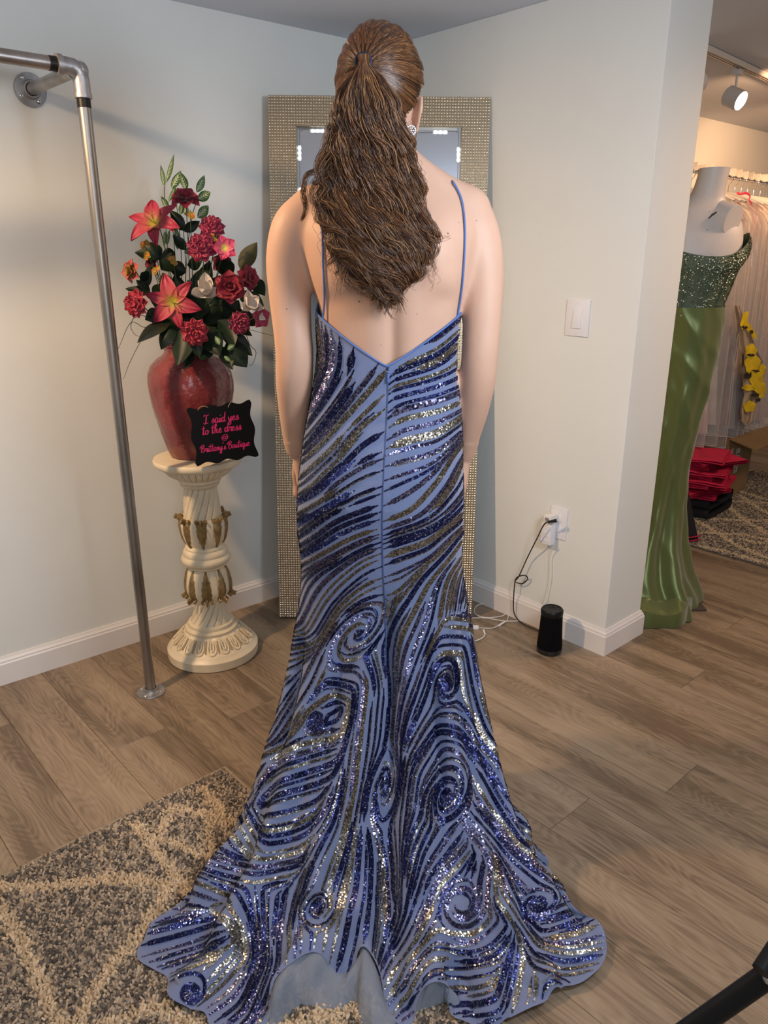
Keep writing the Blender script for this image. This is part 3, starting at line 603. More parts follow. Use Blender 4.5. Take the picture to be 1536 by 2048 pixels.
MS = Matrix(((xa[0], ya[0], za[0], ctr[0]), (xa[1], ya[1], za[1], ctr[1]), (xa[2], ya[2], za[2], ctr[2]), (0, 0, 0, 1)))
t = thing('wall_plaque', 'black scalloped wooden plaque with pink script lettering leaning on the red vase', 'sign', (0, 0, 0)); t.matrix_world = MS
def plaque(hx, hz, e=0.0):
    P = []; n = 120
    # corner-to-corner wave outline (five lobes on the long side)
    def edge(p, q, nrm, waves, amp, m):
        for i in range(m):
            s = i/m; o_ = amp*math.cos(s*waves*2*PI); P.append((p[0]+(q[0]-p[0])*s+nrm[0]*o_, p[1]+(q[1]-p[1])*s+nrm[1]*o_))
    a, b = hx-0.006-e, hz-0.006-e
    edge((-a, -b), (a, -b), (0, -1), 3, 0.0045, 40); edge((a, -b), (a, b), (1, 0), 2, 0.0045, 30); edge((a, b), (-a, b), (0, 1), 3, 0.0045, 40); edge((-a, b), (-a, -b), (-1, 0), 2, 0.0045, 30)
    return P
poly = plaque(SWd/2, SH/2); g = G(); g.prism(poly, 0.006); g.xf(Matrix(((1, 0, 0, 0), (0, 0, -1, 0.003), (0, 1, 0, 0), (0, 0, 0, 1)))); obj('board', g, M_sign, t, smooth=False)
GL = {
'I': (0.62, [[(.05,.80),(.20,.98),(.42,.86),(.62,1.0)], [(.36,.92),(.33,.5),(.25,.05)], [(.02,.10),(.18,-.02),(.42,.08),(.55,.0)]]),
's': (0.38, [[(.0,.05),(.12,.25),(.24,.52),(.22,.40),(.30,.18),(.20,-.02),(.05,.06)], [(.22,.0),(.40,.12)]]),
'a': (0.48, [[(.34,.40),(.20,.50),(.05,.30),(.08,.05),(.22,.02),(.36,.40)], [(.37,.48),(.33,.15),(.40,.0),(.52,.12)]]),
'i': (0.25, [[(.0,.12),(.12,.45),(.10,.12),(.16,.0),(.28,.14)], [(.15,.68),(.17,.74)]]),
'd': (0.50, [[(.34,.40),(.20,.50),(.05,.30),(.08,.05),(.22,.02),(.36,.40)], [(.46,1.05),(.40,.6),(.34,.15),(.40,.0),(.54,.12)]]),
'y': (0.46, [[(.02,.46),(.05,.15),(.16,.03),(.32,.40)], [(.36,.48),(.32,.0),(.22,-.42),(.04,-.38),(.12,-.12),(.48,.14)]]),
'e': (0.38, [[(.03,.18),(.24,.28),(.22,.48),(.08,.36),(.08,.06),(.22,.0),(.40,.14)]]),
't': (0.34, [[(.20,.95),(.15,.5),(.10,.12),(.18,.0),(.34,.14)], [(-.06,.64),(.12,.70),(.36,.66)]]),
'o': (0.42, [[(.22,.48),(.06,.36),(.05,.08),(.20,.0),(.34,.20),(.30,.42),(.20,.46),(.30,.34),(.46,.36)]]),
'h': (0.50, [[(.0,.14),(.22,.8),(.20,1.04),(.10,.85),(.06,.0)], [(.06,.15),(.20,.44),(.30,.40),(.28,.12),(.36,.0),(.52,.14)]]),
'r': (0.38, [[(.0,.12),(.10,.50),(.18,.44),(.32,.46),(.27,.15),(.33,.0),(.42,.12)]]),
'B': (0.68, [[(-.12,.55),(-.02,.78),(.20,.90)], [(.20,.95),(.17,.5),(.10,.0)], [(.05,.80),(.30,1.02),(.52,.88),(.40,.60),(.22,.54),(.50,.48),(.54,.18),(.34,-.02),(.10,.08)]]),
'n': (0.50, [[(.04,.46),(.06,.2),(.05,.0)], [(.06,.15),(.22,.46),(.32,.38),(.29,.12),(.36,.0),(.52,.14)]]),
'u': (0.48, [[(.04,.46),(.04,.12),(.16,.0),(.33,.40)], [(.35,.46),(.32,.12),(.38,.0),(.50,.14)]]),
'q': (0.46, [[(.34,.40),(.20,.50),(.05,.30),(.08,.05),(.22,.02),(.35,.40)], [(.37,.48),(.32,.0),(.28,-.42),(.36,-.30),(.40,-.05),(.50,.10)]]),
"'": (0.16, [[(.08,1.0),(.04,.82)]]),
'@': (0.80, [[(.50,.50),(.34,.62),(.24,.40),(.34,.22),(.48,.34),(.54,.60),(.50,.26),(.66,.24),(.74,.52),(.56,.84),(.26,.80),(.06,.46),(.18,.08),(.48,.0),(.66,.10)]]),
' ': (0.30, [])}
def script(txt, x0_, z0_, width, xh, rise, y=-0.0034):
    tot = sum(GL[c][0] for c in txt); k = width/tot; g = G(); x = x0_
    for c in txt:
        adv, strokes = GL[c]
        for st in strokes:
            P = [np.array([x+p[0]*k+0.28*p[1]*xh, 0, z0_+p[1]*xh*2.25+rise*((x+p[0]*k)-x0_)]) for p in st]
            Q = smooth_path(P, 5) if len(P) > 2 else P
            n_ = len(Q); L_ = []; R_ = []
            for i in range(n_):
                d_ = Q[min(i+1, n_-1)]-Q[max(i-1, 0)]; d_ = d_/(np.linalg.norm(d_)+1e-9)
                wd = xh*(0.045+0.10*max(0, abs(d_[2]))*(0.35+0.65*math.sin(PI*(i+0.5)/n_))); nn = np.array([-d_[2], 0, d_[0]])
                L_.append(Q[i]+nn*wd); R_.append(Q[i]-nn*wd)
            vs = [(p[0], y, p[2]) for p in L_]+[(p[0], y, p[2]) for p in R_]
            g.add(vs, [(i, i+1, n_+i+1, n_+i) for i in range(n_-1)])
        x += adv*k
    return g
bh = SH/2
for txt, x_, z_, w_, xh_ in (('I said yes', -0.058, 0.036, 0.112, 0.0125), ('to the dress', -0.066, 0.003, 0.124, 0.0125), ('@', -0.010, -0.024, 0.022, 0.0095), ("Brittany's Boutique", -0.079, -0.052, 0.156, 0.0105)):
    g = script(txt, x_, z_, w_, xh_, 0.0); obj('lettering', g, M_pink, t, smooth=False)
g = G(); g.tube(smooth_path([(-0.068, -0.004, bh-0.013), (-0.060, -0.006, bh-0.004), (-0.048, -0.006, bh-0.0025), (-0.036, -0.006, bh-0.008)]), 0.0008, 5); g.tube(smooth_path([(0.026, -0.005, bh-0.016), (0.030, -0.006, bh-0.008), (0.040, -0.004, bh+0.002)]), 0.0008, 5); obj('twine_loop', g, M_twine, t)
# ------------------------------------------------------------------ silk flowers
def petal_mat(n, c1, c2=None, sp=None):
    m = mat(n, c1, 0.6, var=0.15, vscale=90, sheen=0.2); return m
M_lily = bpy.data.materials.new('lily_petal'); M_lily.use_nodes = True
def lily_mat(m, cin, cmid, cout, r0, r1):
    nt = m.node_tree; b = nt.nodes['Principled BSDF']; b.inputs['Roughness'].default_value = 0.6; tc = nt.nodes.new('ShaderNodeTexCoord')
    ln = nt.nodes.new('ShaderNodeVectorMath'); ln.operation = 'LENGTH'; nt.links.new(tc.outputs['Object'], ln.inputs[0])
    mr = nt.nodes.new('ShaderNodeMapRange'); mr.inputs[1].default_value = r0; mr.inputs[2].default_value = r1; nt.links.new(ln.outputs['Value'], mr.inputs[0])
    cr = nt.nodes.new('ShaderNodeValToRGB'); cr.color_ramp.elements[0].color = tuple(cin)+(1,); cr.color_ramp.elements[1].color = tuple(cout)+(1,); e = cr.color_ramp.elements.new(0.45); e.color = tuple(cmid)+(1,)
    nt.links.new(mr.outputs[0], cr.inputs[0]); nt.links.new(cr.outputs[0], b.inputs['Base Color'])
lily_mat(M_lily, (0.32, 0.31, 0.03), (0.42, 0.09, 0.07), (0.36, 0.028, 0.062), 0.008, 0.045)
M_orch = bpy.data.materials.new('orchid_petal'); M_orch.use_nodes = True; lily_mat(M_orch, (0.60, 0.58, 0.10), (0.62, 0.14, 0.20), (0.60, 0.06, 0.16), 0.004, 0.026)
M_carn = petal_mat('coral_carnation', (0.46, 0.028, 0.060)); M_carn2 = petal_mat('rose_carnation', (0.42, 0.035, 0.10)); M_rose = petal_mat('crimson_petal', (0.24, 0.005, 0.026)); M_drk = petal_mat('dark_crimson', (0.13, 0.003, 0.012))
M_wpet = petal_mat('white_petal', (0.70, 0.64, 0.58)); M_orange = petal_mat('orange_petal', (0.60, 0.16, 0.05)); M_yel = mat('pollen_yellow', (0.7, 0.62, 0.12), 0.7)
M_stem = mat('stem_green', (0.035, 0.06, 0.02), 0.6); M_leaf = mat('dark_leaf', (0.007, 0.018, 0.008), 0.42, spec=0.25, var=0.4, vscale=25); M_leafb = mat('bronze_leaf', (0.060, 0.055, 0.016), 0.45, var=0.3, vscale=25); M_vein = mat('pale_vein', (0.55, 0.62, 0.40), 0.6); M_vleaf = mat('bright_leaf', (0.06, 0.17, 0.05), 0.5, var=0.3, vscale=60)
def petal(L_, Wd, curl, cup, ruff=0.0, nu=6, nv=7, tip=1.6, ph=0.0, base=0.25):
    g = G()
    def fn(u, v):
        uu = u*2-1; wv = Wd*(base*(1-v)+(math.sin(PI*min(1, v*0.94+0.03))**(1/tip)))*0.5 if v < 1 else 0.0
        wv = Wd*0.5*max(0.0, (base*(1-v)**2+math.sin(PI*(0.06+0.93*v))**0.8))
        z = curl*v*v*L_+cup*uu*uu*wv+ruff*math.sin(uu*9+ph+v*3)*v
        return (uu*wv, v*L_*(1-0.15*abs(curl)*v), z)
    g.grid(fn, nu, nv); return g
ORIG = np.array([VC[0], VC[1], ZV+0.30])
def orient(n, roll=0.0):   # local +Z -> n
    return (Vector(n).to_track_quat('Z', 'Y').to_matrix() @ Matrix.Rotation(roll, 3, 'Z')).to_4x4()
def flower(kind, x, y, D, label, size, n, roll=0.0, m=None, group=None, cat='flower', seed=0):
    D += 0.12
    rr = random.Random(seed*13+int(x)); P = atD(x, y, D); nl = n; n = Rt*nl[0]-Hd*nl[1]+Zu*nl[2]; n = n/np.linalg.norm(n)
    t = thing(kind, label, cat, tuple(P), group=group); t.matrix_world = Matrix.Translation(tuple(P)) @ orient(n, roll)
    Mi = t.matrix_world.inverted()
    b0 = ORIG+np.array([rr.uniform(-.025, .025), rr.uniform(-.025, .025), 0.0])
    P1 = P-n*size*0.5; mid = (P1+b0)/2+np.array([0, 0, 0.03])+ (P1-ORIG)*np.array([.12, .12, 0]); pts = smooth_path([b0, mid, P1, P-n*size*0.06], 6)
    g = G(); g.tube([Mi @ Vector(p) for p in pts], 0.0014, 6); obj('stem', g, M_stem, t)
    return t, rr
def put(gm, m, t, tilt, az, off=(0, 0, 0), name='petal', s=1.0):
    o = obj(name, gm, m, t); o.matrix_parent_inverse = Matrix.Identity(4)
    o.location = off; o.rotation_euler = (Matrix.Rotation(az, 3, 'Z') @ Matrix.Rotation(tilt, 3, 'X')).to_euler(); o.scale = (s, s, s); return o
def make_lily(x, y, D, label, size, n, roll=0.0):
    t, rr = flower('lily', x, y, D, label, size, n, roll)
    for i in range(6):
        put(petal(size, size*(0.42 if i % 2 else 0.54), -0.30-rr.uniform(0, .15), 0.35, size*0.035, nu=8, nv=9, ph=i), M_lily, t, 0.42+rr.uniform(-.08, .08), i*PI/3, (0, 0, 0.0 if i % 2 else 0.001))
    for i in range(6):
        a = i*PI/3+0.4; g = G(); e = Vector((math.cos(a)*size*0.16, math.sin(a)*size*0.16, size*0.55)); g.tube([(0, 0, 0), tuple(e*0.5+Vector((0, 0, size*.02))), tuple(e)], 0.0009, 5); g.ball(e, (0.0013, 0.0013, 0.0032), 6, 4); obj('stamen', g, M_yel, t)
    return t
def make_carn(x, y, D, label, size, n, m, seed=0):
    t, rr = flower('carnation', x, y, D, label, size, n, 0, seed=seed)
    k = 0
    for ring, (cnt, tilt, sc) in enumerate(((9, 0.10, 1.0), (8, 0.45, 0.92), (7, 0.80, 0.82), (5, 1.12, 0.68), (3, 1.4, 0.5))):
        for i in range(cnt):
            put(petal(size*sc, size*0.75*sc, -0.1, 0.15, size*0.085, nu=8, nv=5, ph=rr.uniform(0, 6), base=0.1), m, t, tilt+rr.uniform(-.12, .12), i*2*PI/cnt+ring*0.5+rr.uniform(-.15, .15)); k += 1
    g = G(); g.lathe([(0.001, -size*0.45), (size*0.16, -size*0.42), (size*0.2, -size*0.1), (size*0.28, 0.0)], 12); obj('calyx', g, M_stem, t)
    return t
def make_rose(x, y, D, label, size, n, m, seed=0, name='rose'):
    t, rr = flower(name, x, y, D, label, size, n, 0, seed=seed)
    for ring, (cnt, tilt, sc) in enumerate(((6, 0.15, 1.0), (5, 0.55, 0.85), (4, 0.95, 0.62), (3, 1.25, 0.45))):
        for i in range(cnt):
            put(petal(size*sc, size*0.95*sc, -0.25+0.45*ring/3, 0.35, size*0.03, nu=6, nv=6, ph=rr.uniform(0, 6), base=0.3), m, t, tilt+rr.uniform(-.12, .12), i*2*PI/cnt+ring*0.7)
    return t
DV = 2.36
def S_(px, D=2.42): return px*(D*0.95+0.0)/FPX
make_lily(310, 448, 2.26, 'coral lily with yellow throat, upper left of the bouquet', S_(56), (-.15, .75, .55), 0.3)
make_lily(346, 604, 2.20, 'coral lily with yellow throat, facing out above the red vase', S_(54), (.05, 1, .12), 0.25)
make_carn(273, 607, 2.24, 'coral carnation at the far left of the bouquet', S_(29), (-.4, 1, .15), M_carn, 1)
make_carn(390, 665, 2.17, 'coral carnation lowest in the bouquet, just over the vase shoulder', S_(29), (.1, 1, -.05), M_carn, 2)
make_carn(404, 494, 2.25, 'rose pink carnation in the upper middle of the bouquet', S_(31), (.05, 1, .35), M_carn2, 3)
make_carn(424, 456, 2.30, 'dark rose carnation beneath the variegated leaves, upper right', S_(27), (.2, 1, .45), M_carn2, 4)
make_carn(479, 646, 2.20, 'pink carnation at the lower right of the bouquet under the white blossom', S_(24), (.5, 1, 0), M_carn2, 5)
make_rose(371, 398, 2.32, 'crimson rose standing highest in the bouquet', S_(31), (.1, .5, .8), M_rose, 1)
make_rose(460, 574, 2.22, 'crimson open rose at the right of the bouquet', S_(33), (.2, 1, .15), M_rose, 2)
make_rose(497, 556, 2.28, 'dark crimson rose partly behind the open one, right edge of the bouquet', S_(27), (.9, .8, .2), M_rose, 3)
make_rose(445, 527, 2.34, 'very dark crimson rose deep in the bouquet beneath the orchid', S_(23), (.4, .9, .3), M_drk, 4)
make_rose(262, 542, 2.28, 'coral peony on a bare stem at the left edge of the bouquet', S_(24), (-.7, .8, .2), M_lily, 5, 'peony')
make_rose(302, 527, 2.34, 'small dark rose behind the orange sprays, left of the bouquet', S_(15), (-.3, 1, .2), M_drk, 6)
make_rose(345, 452, 2.40, 'little coral blossom half hidden behind the upper lily', S_(12), (.2, 1, .3), M_carn, 7, 'blossom')
t, rr = flower('orchid', 449, 496, 2.24, 'pink orchid with yellow throat at the upper right', S_(25), (.3, 1, .1))
for i in range(5): put(petal(S_(25), S_(22), -0.15, 0.3, 0.002, ph=i), M_orch, t, 0.35, i*2*PI/5+0.3)
t, rr = flower('orchid', 519, 634, 2.22, 'pink orchid with white lip beside the woman\'s arm', S_(24), (.9, .8, 0))
for i in range(5): put(petal(S_(24), S_(22), -0.15, 0.3, 0.002, ph=i), M_carn2, t, 0.35, i*2*PI/5)
for i in range(3): put(petal(S_(13), S_(9), -0.15, 0.3, 0.001, ph=i), M_wpet, t, 0.9, i*2*PI/3)
t, rr = flower('magnolia', 414, 588, 2.25, 'pale magnolia blossom in the middle of the bouquet', S_(34), (.1, .8, .5))
for i in range(6): put(petal(S_(40), S_(26), 0.5, 0.7, 0.003, ph=i), M_wpet, t, 0.25+0.5*(i % 2), i*2*PI/6)
t, rr = flower('magnolia', 497, 612, 2.21, 'white magnolia blossom at the right edge above the pink carnation', S_(28), (.6, .8, .5))
for i in range(6): put(petal(S_(30), S_(21), 0.3, 0.6, 0.003, ph=i), M_wpet, t, 0.2+0.5*(i % 2), i*2*PI/6)
lab = {(290, 490): 'tiny orange blossom cluster just below the upper lily', (298, 512): 'tiny orange blossom cluster second below the upper lily', (312, 542): 'tiny orange blossom cluster lowest on the left, over the small dark rose', (346, 523): 'tiny orange blossom cluster in the centre between both lilies', (380, 430): 'tiny orange blossom cluster under the topmost rose', (430, 477): 'tiny orange blossom cluster between the two pink carnations'}
for (x, y), lb in lab.items():
    t, rr = flower('filler_blossom', x, y, 2.27, lb, S_(9), (rr.uniform(-.4, .4), 1, .3), seed=x)
    for j in range(4):
        ox, oy = rr.uniform(-.009, .009), rr.uniform(-.009, .009)
        for i in range(4): put(petal(S_(7), S_(6), 0.1, 0.2, 0), M_orange if i % 2 else M_lily, t, 0.5, i*PI/2+j, (ox, oy, 0))
        g = G(); g.ball((ox, oy, .002), 0.0016, 6, 4); obj('stamen', g, M_yel, t)
# leaves: one leaf blade lying in a plane whose axis goes from base pixel to tip pixel
def leaf(name, parent, base, tip, wd, m, face, vein=None, bend=0.1, wave=0.0):
    b = np.array(base); e = np.array(tip); ax = e-b; L_ = np.linalg.norm(ax); ax = ax/L_; f = np.array(face, dtype=float); f -= ax*(f@ax); f /= np.linalg.norm(f); sd = np.cross(ax, f); g = G()
    def pt(u, v, lift=0.0):
        uu = u*2-1; wv = wd*0.5*(math.sin(PI*v**0.85)**0.9 if 0 < v < 1 else 0.0)
        return tuple(b+ax*v*L_+sd*(uu*wv+bend*L_*0.3*math.sin(PI*v))+f*(-abs(uu)*wv*0.35+bend*L_*math.sin(PI*v)+wave*math.sin(v*9+uu*2)*L_+lift))
    g.grid(lambda u, v: pt(u, v), 4, 9); 
    if vein:
        g.cur = 1
        for u0, u1, v0, v1 in [(0.5, 0.5, 0.04, 0.95)]+[(0.5, s_, vv, vv+0.16) for vv in (.18, .32, .46, .60) for s_ in (0.18, 0.82)]:
            P = []
            for i in range(5): s = i/4; P.append(Vector(pt(u0+(u1-u0)*s, v0+(v1-v0)*s, 0.0006)))
            wv_ = wd*(0.05 if u0 == u1 else 0.055); vs = []
            for i, p in enumerate(P):
                d_ = (P[min(i+1, 4)]-P[max(i-1, 0)]).normalized(); nn = Vector(f).cross(d_)*wv_*(1-0.7*i/4); vs += [p+nn, p-nn]
            g.add(vs, [(2*i, 2*i+2, 2*i+3, 2*i+1) for i in range(4)])
    return obj(name, g, [m, vein] if vein else m, parent)
def L3(x, y, D): return atD(x, y, D+0.12)
camf = lambda dx=0, dz=0: -Hd+Rt*dx+Zu*dz
def sprig(label, stem, leaves, m, wd, vein=None, D=2.34, name='leaf_spray', cat='foliage', fx=0.0, rad=0.0013):
    t = thing(name, label, cat, tuple(ORIG)); T0 = ORIG
    if len(stem):
        P = [T0]+[L3(x, y, D) for x, y in stem]; g = G(); g.tube([tuple(p-T0) for p in smooth_path(P, 6)], rad, 6); obj('stem', g, M_stem, t)
    for (bx, by, tx, ty, ww, dd) in leaves:
        leaf('leaf', t, L3(bx, by, D)-T0, L3(tx, ty, D+dd)-T0, wd*ww, m, camf(fx+random.uniform(-.35, .35), random.uniform(-.3, .5)), vein, random.uniform(-.08, .14))
    return t
V2 = 0.024
sprig('tall variegated green and cream leaf sprig, leftmost of the top leaves', [(345, 610), (335, 500), (329, 400), (329, 372)], [(329, 374, 321, 329, .62, 0), (332, 366, 348, 308, .7, -.02), (335, 422, 322, 392, .9, -.03), (337, 404, 352, 372, .5, -.02), (325, 492, 330, 462, .7, -.04), (333, 492, 340, 458, .5, 0)], M_vleaf, V2, M_vein, 2.35)
sprig('variegated green and cream leaf sprig rising behind the topmost rose', [(365, 610), (362, 500), (352, 400), (347, 375)], [(343, 377, 362, 341, 1.0, 0), (372, 382, 360, 343, 1.1, -.02), (347, 392, 349, 362, .5, 0), (361, 430, 364, 403, .7, -.02), (355, 500, 352, 452, .8, -.03)], M_vleaf, V2, M_vein, 2.36)
sprig('variegated green and cream leaf sprig on the right of the topmost rose', [(370, 610), (375, 500), (385, 430), (395, 400)], [(393, 385, 409, 350, 1.0, 0), (394, 400, 421, 384, 1.25, -.02), (395, 436, 417, 411, 1.25, -.02), (373, 432, 369, 404, .8, 0), (368, 505, 400, 492, 1.0, -.02)], M_vleaf, V2, M_vein, 2.37)
sprig('dark narrow leaf spray in the upper centre behind the carnations', [(372, 600), (371, 520), (366, 450)], [(368, 462, 340, 420, 1.0, 0), (366, 462, 400, 442, .9, .01), (372, 500, 345, 470, .9, 0), (374, 530, 405, 520, 1.2, -.02), (372, 545, 335, 530, 1.3, -.01), (350, 505, 322, 515, 1.2, 0), (380, 560, 420, 545, 1.3, -.03)], M_leaf, 0.036, None, 2.33)
sprig('dark toothed leaf spray at the left behind the orange blossoms', [(340, 620), (322, 560), (312, 500)], [(320, 515, 269, 505, .9, 0), (318, 520, 295, 483, 1.2, 0), (322, 540, 345, 505, 1.4, -.02), (300, 585, 250, 577, .7, 0), (300, 590, 272, 560, .9, .01), (285, 580, 300, 530, .8, 0), (310, 600, 335, 570, 1.4, -.02), (296, 560, 282, 545, .9, -.02)], M_leaf, 0.042, None, 2.31)
sprig('large upright bronze green leaf at the right above the crimson roses', [(455, 600), (470, 560), (483, 538)], [(480, 540, 514, 484, 1.0, 0)], M_leafb, 0.050, None, 2.30, name='magnolia_leaf')
sprig('olive brown leaf reaching down to the left below the facing lily', [(345, 655)], [(341, 645, 274, 686, 1.0, -.06)], M_leafb, 0.042, None, 2.22, name='magnolia_leaf')
sprig('dark magnolia leaf spray hanging over the front of the vase', [(370, 650)], [(365, 640, 355, 732, 1.5, -.07), (385, 700, 370, 740, .6, -.06), (340, 640, 300, 665, .9, -.04), (350, 650, 322, 700, .9, -.03), (410, 650, 440, 712, 1.3, -.05), (380, 640, 400, 715, 1.2, -.04)], M_leaf, 0.052, None, 2.22)
sprig('dark glossy leaf spray hanging over the right shoulder of the vase', [(430, 655)], [(455, 680, 494, 735, 1.4, -.02), (440, 660, 505, 712, 1.1, 0), (430, 690, 466, 740, .8, -.04), (420, 690, 400, 720, .8, -.05), (450, 650, 505, 672, .8, .02), (435, 640, 470, 690, 1.3, -.03)], M_leaf, 0.052, None, 2.22)
sprig('dark round leaf spray on the far right behind the white magnolia', [(450, 610)], [(490, 590, 528, 612, 1.2, .02), (480, 600, 515, 588, 1.0, .03), (470, 620, 520, 650, 1.0, .02), (505, 560, 530, 592, 1.0, .03)], M_leaf, 0.045, None, 2.31)
sprig('dense dark leaf spray filling the middle of the bouquet', [(385, 600)], [(390, 620, 350, 570, 1.5, 0), (400, 610, 375, 560, 1.5, .02), (400, 620, 395, 545, 1.5, .02), (410, 620, 440, 550, 1.5, .03), (420, 640, 430, 590, 1.5, 0), (420, 640, 480, 620, 1.4, 0), (390, 640, 300, 640, 1.4, 0), (400, 600, 385, 620, 1.3, -.05), (400, 590, 392, 640, 1.5, -.06), (430, 600, 420, 650, 1.5, -.04), (440, 600, 462, 650, 1.4, -.03), (350, 620, 300, 600, 1.3, 0), (320, 620, 290, 640, 1.0, -.01), (330, 640, 365, 600, 1.4, -.02), (440, 520, 460, 560, 1.2, .03), (470, 630, 440, 600, 1.4, 0)], M_leaf, 0.050, None, 2.30)
sprig('dark pointed leaf spray packed behind the facing lily', [(360, 610)], [(360, 640, 320, 575, 1.3, .01), (350, 650, 330, 620, 1.3, 0), (370, 650, 385, 590, 1.4, .01), (390, 650, 410, 600, 1.4, .01), (420, 660, 450, 610, 1.4, .01), (440, 660, 490, 640, 1.2, 0), (370, 610, 350, 545, 1.1, .02), (395, 590, 420, 520, 1.1, .02), (340, 590, 325, 545, 1.0, .02), (450, 640, 478, 600, 1.3, .02), (330, 660, 312, 630, 1.1, 0), (400, 690, 430, 640, 1.4, -.01)], M_leaf, 0.050, None, 2.33)
sprig('small variegated leaf spray low on the right over the vase', [(430, 690)], [(440, 690, 430, 672, 1, 0), (455, 700, 470, 690, 1, 0), (448, 712, 462, 724, .8, 0)], M_vleaf, 0.018, M_vein, 2.17)
for i, (lb, P) in enumerate((('thin grass blade sweeping down at the far left of the bouquet', [(330, 650), (290, 655), (262, 645), (240, 690), (234, 702)]), ('long grass blade hanging left past the vase', [(325, 640), (290, 670), (262, 720), (247, 758)]), ('curled grass blade looping below the left carnation', [(300, 640), (270, 635), (262, 655), (275, 672), (300, 668)]), ('thin grass blade reaching right in front of the woman\'s arm', [(400, 660), (440, 656), (490, 658), (548, 672)]), ('fine grass blade drooping at the lower right of the bouquet', [(470, 650), (500, 690), (512, 705), (505, 728), (498, 730)]))):
    t = thing('grass_blade', lb, 'grass', tuple(ORIG)); g = G(); Q = smooth_path([ORIG]+[atD(x, y, 2.36) for x, y in P], 6); g.tube([tuple(q-ORIG) for q in Q], list(np.linspace(0.0014, 0.0006, len(Q))), 5); obj('blade', g, M_leaf, t)
# ------------------------------------------------------------------ mannequin in the green gown
M_mann = mat('mannequin_white', (0.62, 0.56, 0.52), 0.45, var=0.12, vscale=6)
M_sat = mat('olive_satin', (0.15, 0.185, 0.060), 0.27, 0.45, sheen=0.3)
M_sat.node_tree.nodes['Principled BSDF'].inputs['Anisotropic'].default_value = 0.4
M_gbod = mat('green_tulle', (0.065, 0.095, 0.055), 0.6, var=0.3, vscale=30)
M_bead = mat('green_beads', (0.4, 0.4, 0.3), 0.15, 0.9, island=[(0, (0.05, 0.07, 0.03)), (0.6, (0.18, 0.19, 0.12)), (1, (0.75, 0.73, 0.62))])
ML0 = np.array([1.13, 2.93])
mroot = thing('dress_form', 'white headless mannequin torso with chipped paint wearing the green gown behind the wall column', 'mannequin', tuple(W(ML0[0], ML0[1], 0)), ROTZ)
def loftrings(rings, n=48, p=2.0, cap=True):
    g = G(); vs = []; k = len(rings)
    for (cx_, cy_, z, a, b) in rings:
        for j in range(n):
            t_ = 2*PI*j/n; c, s = math.cos(t_), math.sin(t_)
            vs.append((cx_+a*abs(c)**(2/p)*(1 if c >= 0 else -1), cy_+b*abs(s)**(2/p)*(1 if s >= 0 else -1), z))
    fs = [(i*n+j, i*n+(j+1) % n, (i+1)*n+(j+1) % n, (i+1)*n+j) for i in range(k-1) for j in range(n)]
    if cap: fs += [tuple(range(n))[::-1], tuple((k-1)*n+j for j in range(n))]
    return g.add(vs, fs)
def interp_rings(R, m=5):
    R = np.array(R, dtype=float); out = []
    P = np.vstack([2*R[0]-R[1], R, 2*R[-1]-R[-2]])
    for i in range(1, len(P)-2):
        for k in range(m):
            u = k/m; out.append(0.5*((2*P[i])+(-P[i-1]+P[i+1])*u+(2*P[i-1]-5*P[i]+4*P[i+1]-P[i+2])*u*u+(-P[i-1]+3*P[i]-3*P[i+1]+P[i+2])*u**3))
    out.append(P[-2]); return [tuple(o) for o in out]
tr = interp_rings([(0.0, 0, 1.12, 0.095, 0.075), (0.005, 0, 1.20, 0.105, 0.080), (0.02, 0, 1.30, 0.130, 0.10), (0.02, 0, 1.38, 0.148, 0.105), (0.015, 0, 1.46, 0.150, 0.095), (0.01, 0, 1.52, 0.125, 0.078), (0.015, 0, 1.555, 0.080, 0.062), (0.025, -.005, 1.585, 0.056, 0.054), (0.032, -.01, 1.63, 0.051, 0.050), (0.036, -.012, 1.664, 0.051, 0.050)])
obj('torso', loftrings(tr, p=2.2), M_mann, mroot)
g = G(); M = Matrix.Translation((0.092, -0.088, 1.490)) @ Vector((0.48, -0.84, -0.22)).to_track_quat('Z', 'Y').to_matrix().to_4x4(); g.lathe([(0.047, -0.07), (0.043, 0.0), (0.0415, 0.002), (0.001, 0.002)], 40, fn=lambda r, z, a: (r*(1+0.2*abs(math.sin(a))), z)); g.xf(M); obj('arm_stub', g, M_mann, mroot)
M_chip = mat('bare_core', (0.05, 0.03, 0.02), 0.8)
fr = loftrings(tr, 48, 2.2)
for (x_, z_, w_, h_, an_) in ((0.020, 1.507, .026, .007, .6), (0.012, 1.500, .018, .005, .7), (0.030, 1.514, .014, .005, .6), (0.010, 1.518, .006, .002, .3), (0.004, 1.458, .005, .002, .6), (-.002, 1.494, .006, .002, .6)):
    # chips sit on the torso surface
    best = min(((v[0]-x_)**2+(v[2]-z_)**2, v) for v in fr.v if v[1] < 0)[1]
    g = G(); g.ball((0, 0, 0), (w_/2, 0.0015, h_/2), 10, 6); g.xf(Matrix.Translation((x_, best[1]-0.0002, z_)) @ Matrix.Rotation(-an_, 4, 'Y')); obj('paint_chip', g, M_chip, mroot)
g = G(); g.tube([(0, 0, 0.02), (0, 0, 1.14)], 0.014, 12); obj('stand_pole', g, M_chrome, mroot)
g = G(); g.box((-0.16, -0.14, 0.001), (0.185, 0.14, 0.008), 0.001); obj('base_plate', g, mat('steel_plate', (.12, .1, .09), .4, .6), mroot, smooth=False)
gr = thing('satin_gown', 'olive green satin gown with beaded bodice on the mannequin behind the column', 'dress', tuple(W(ML0[0], ML0[1], 0)), ROTZ)
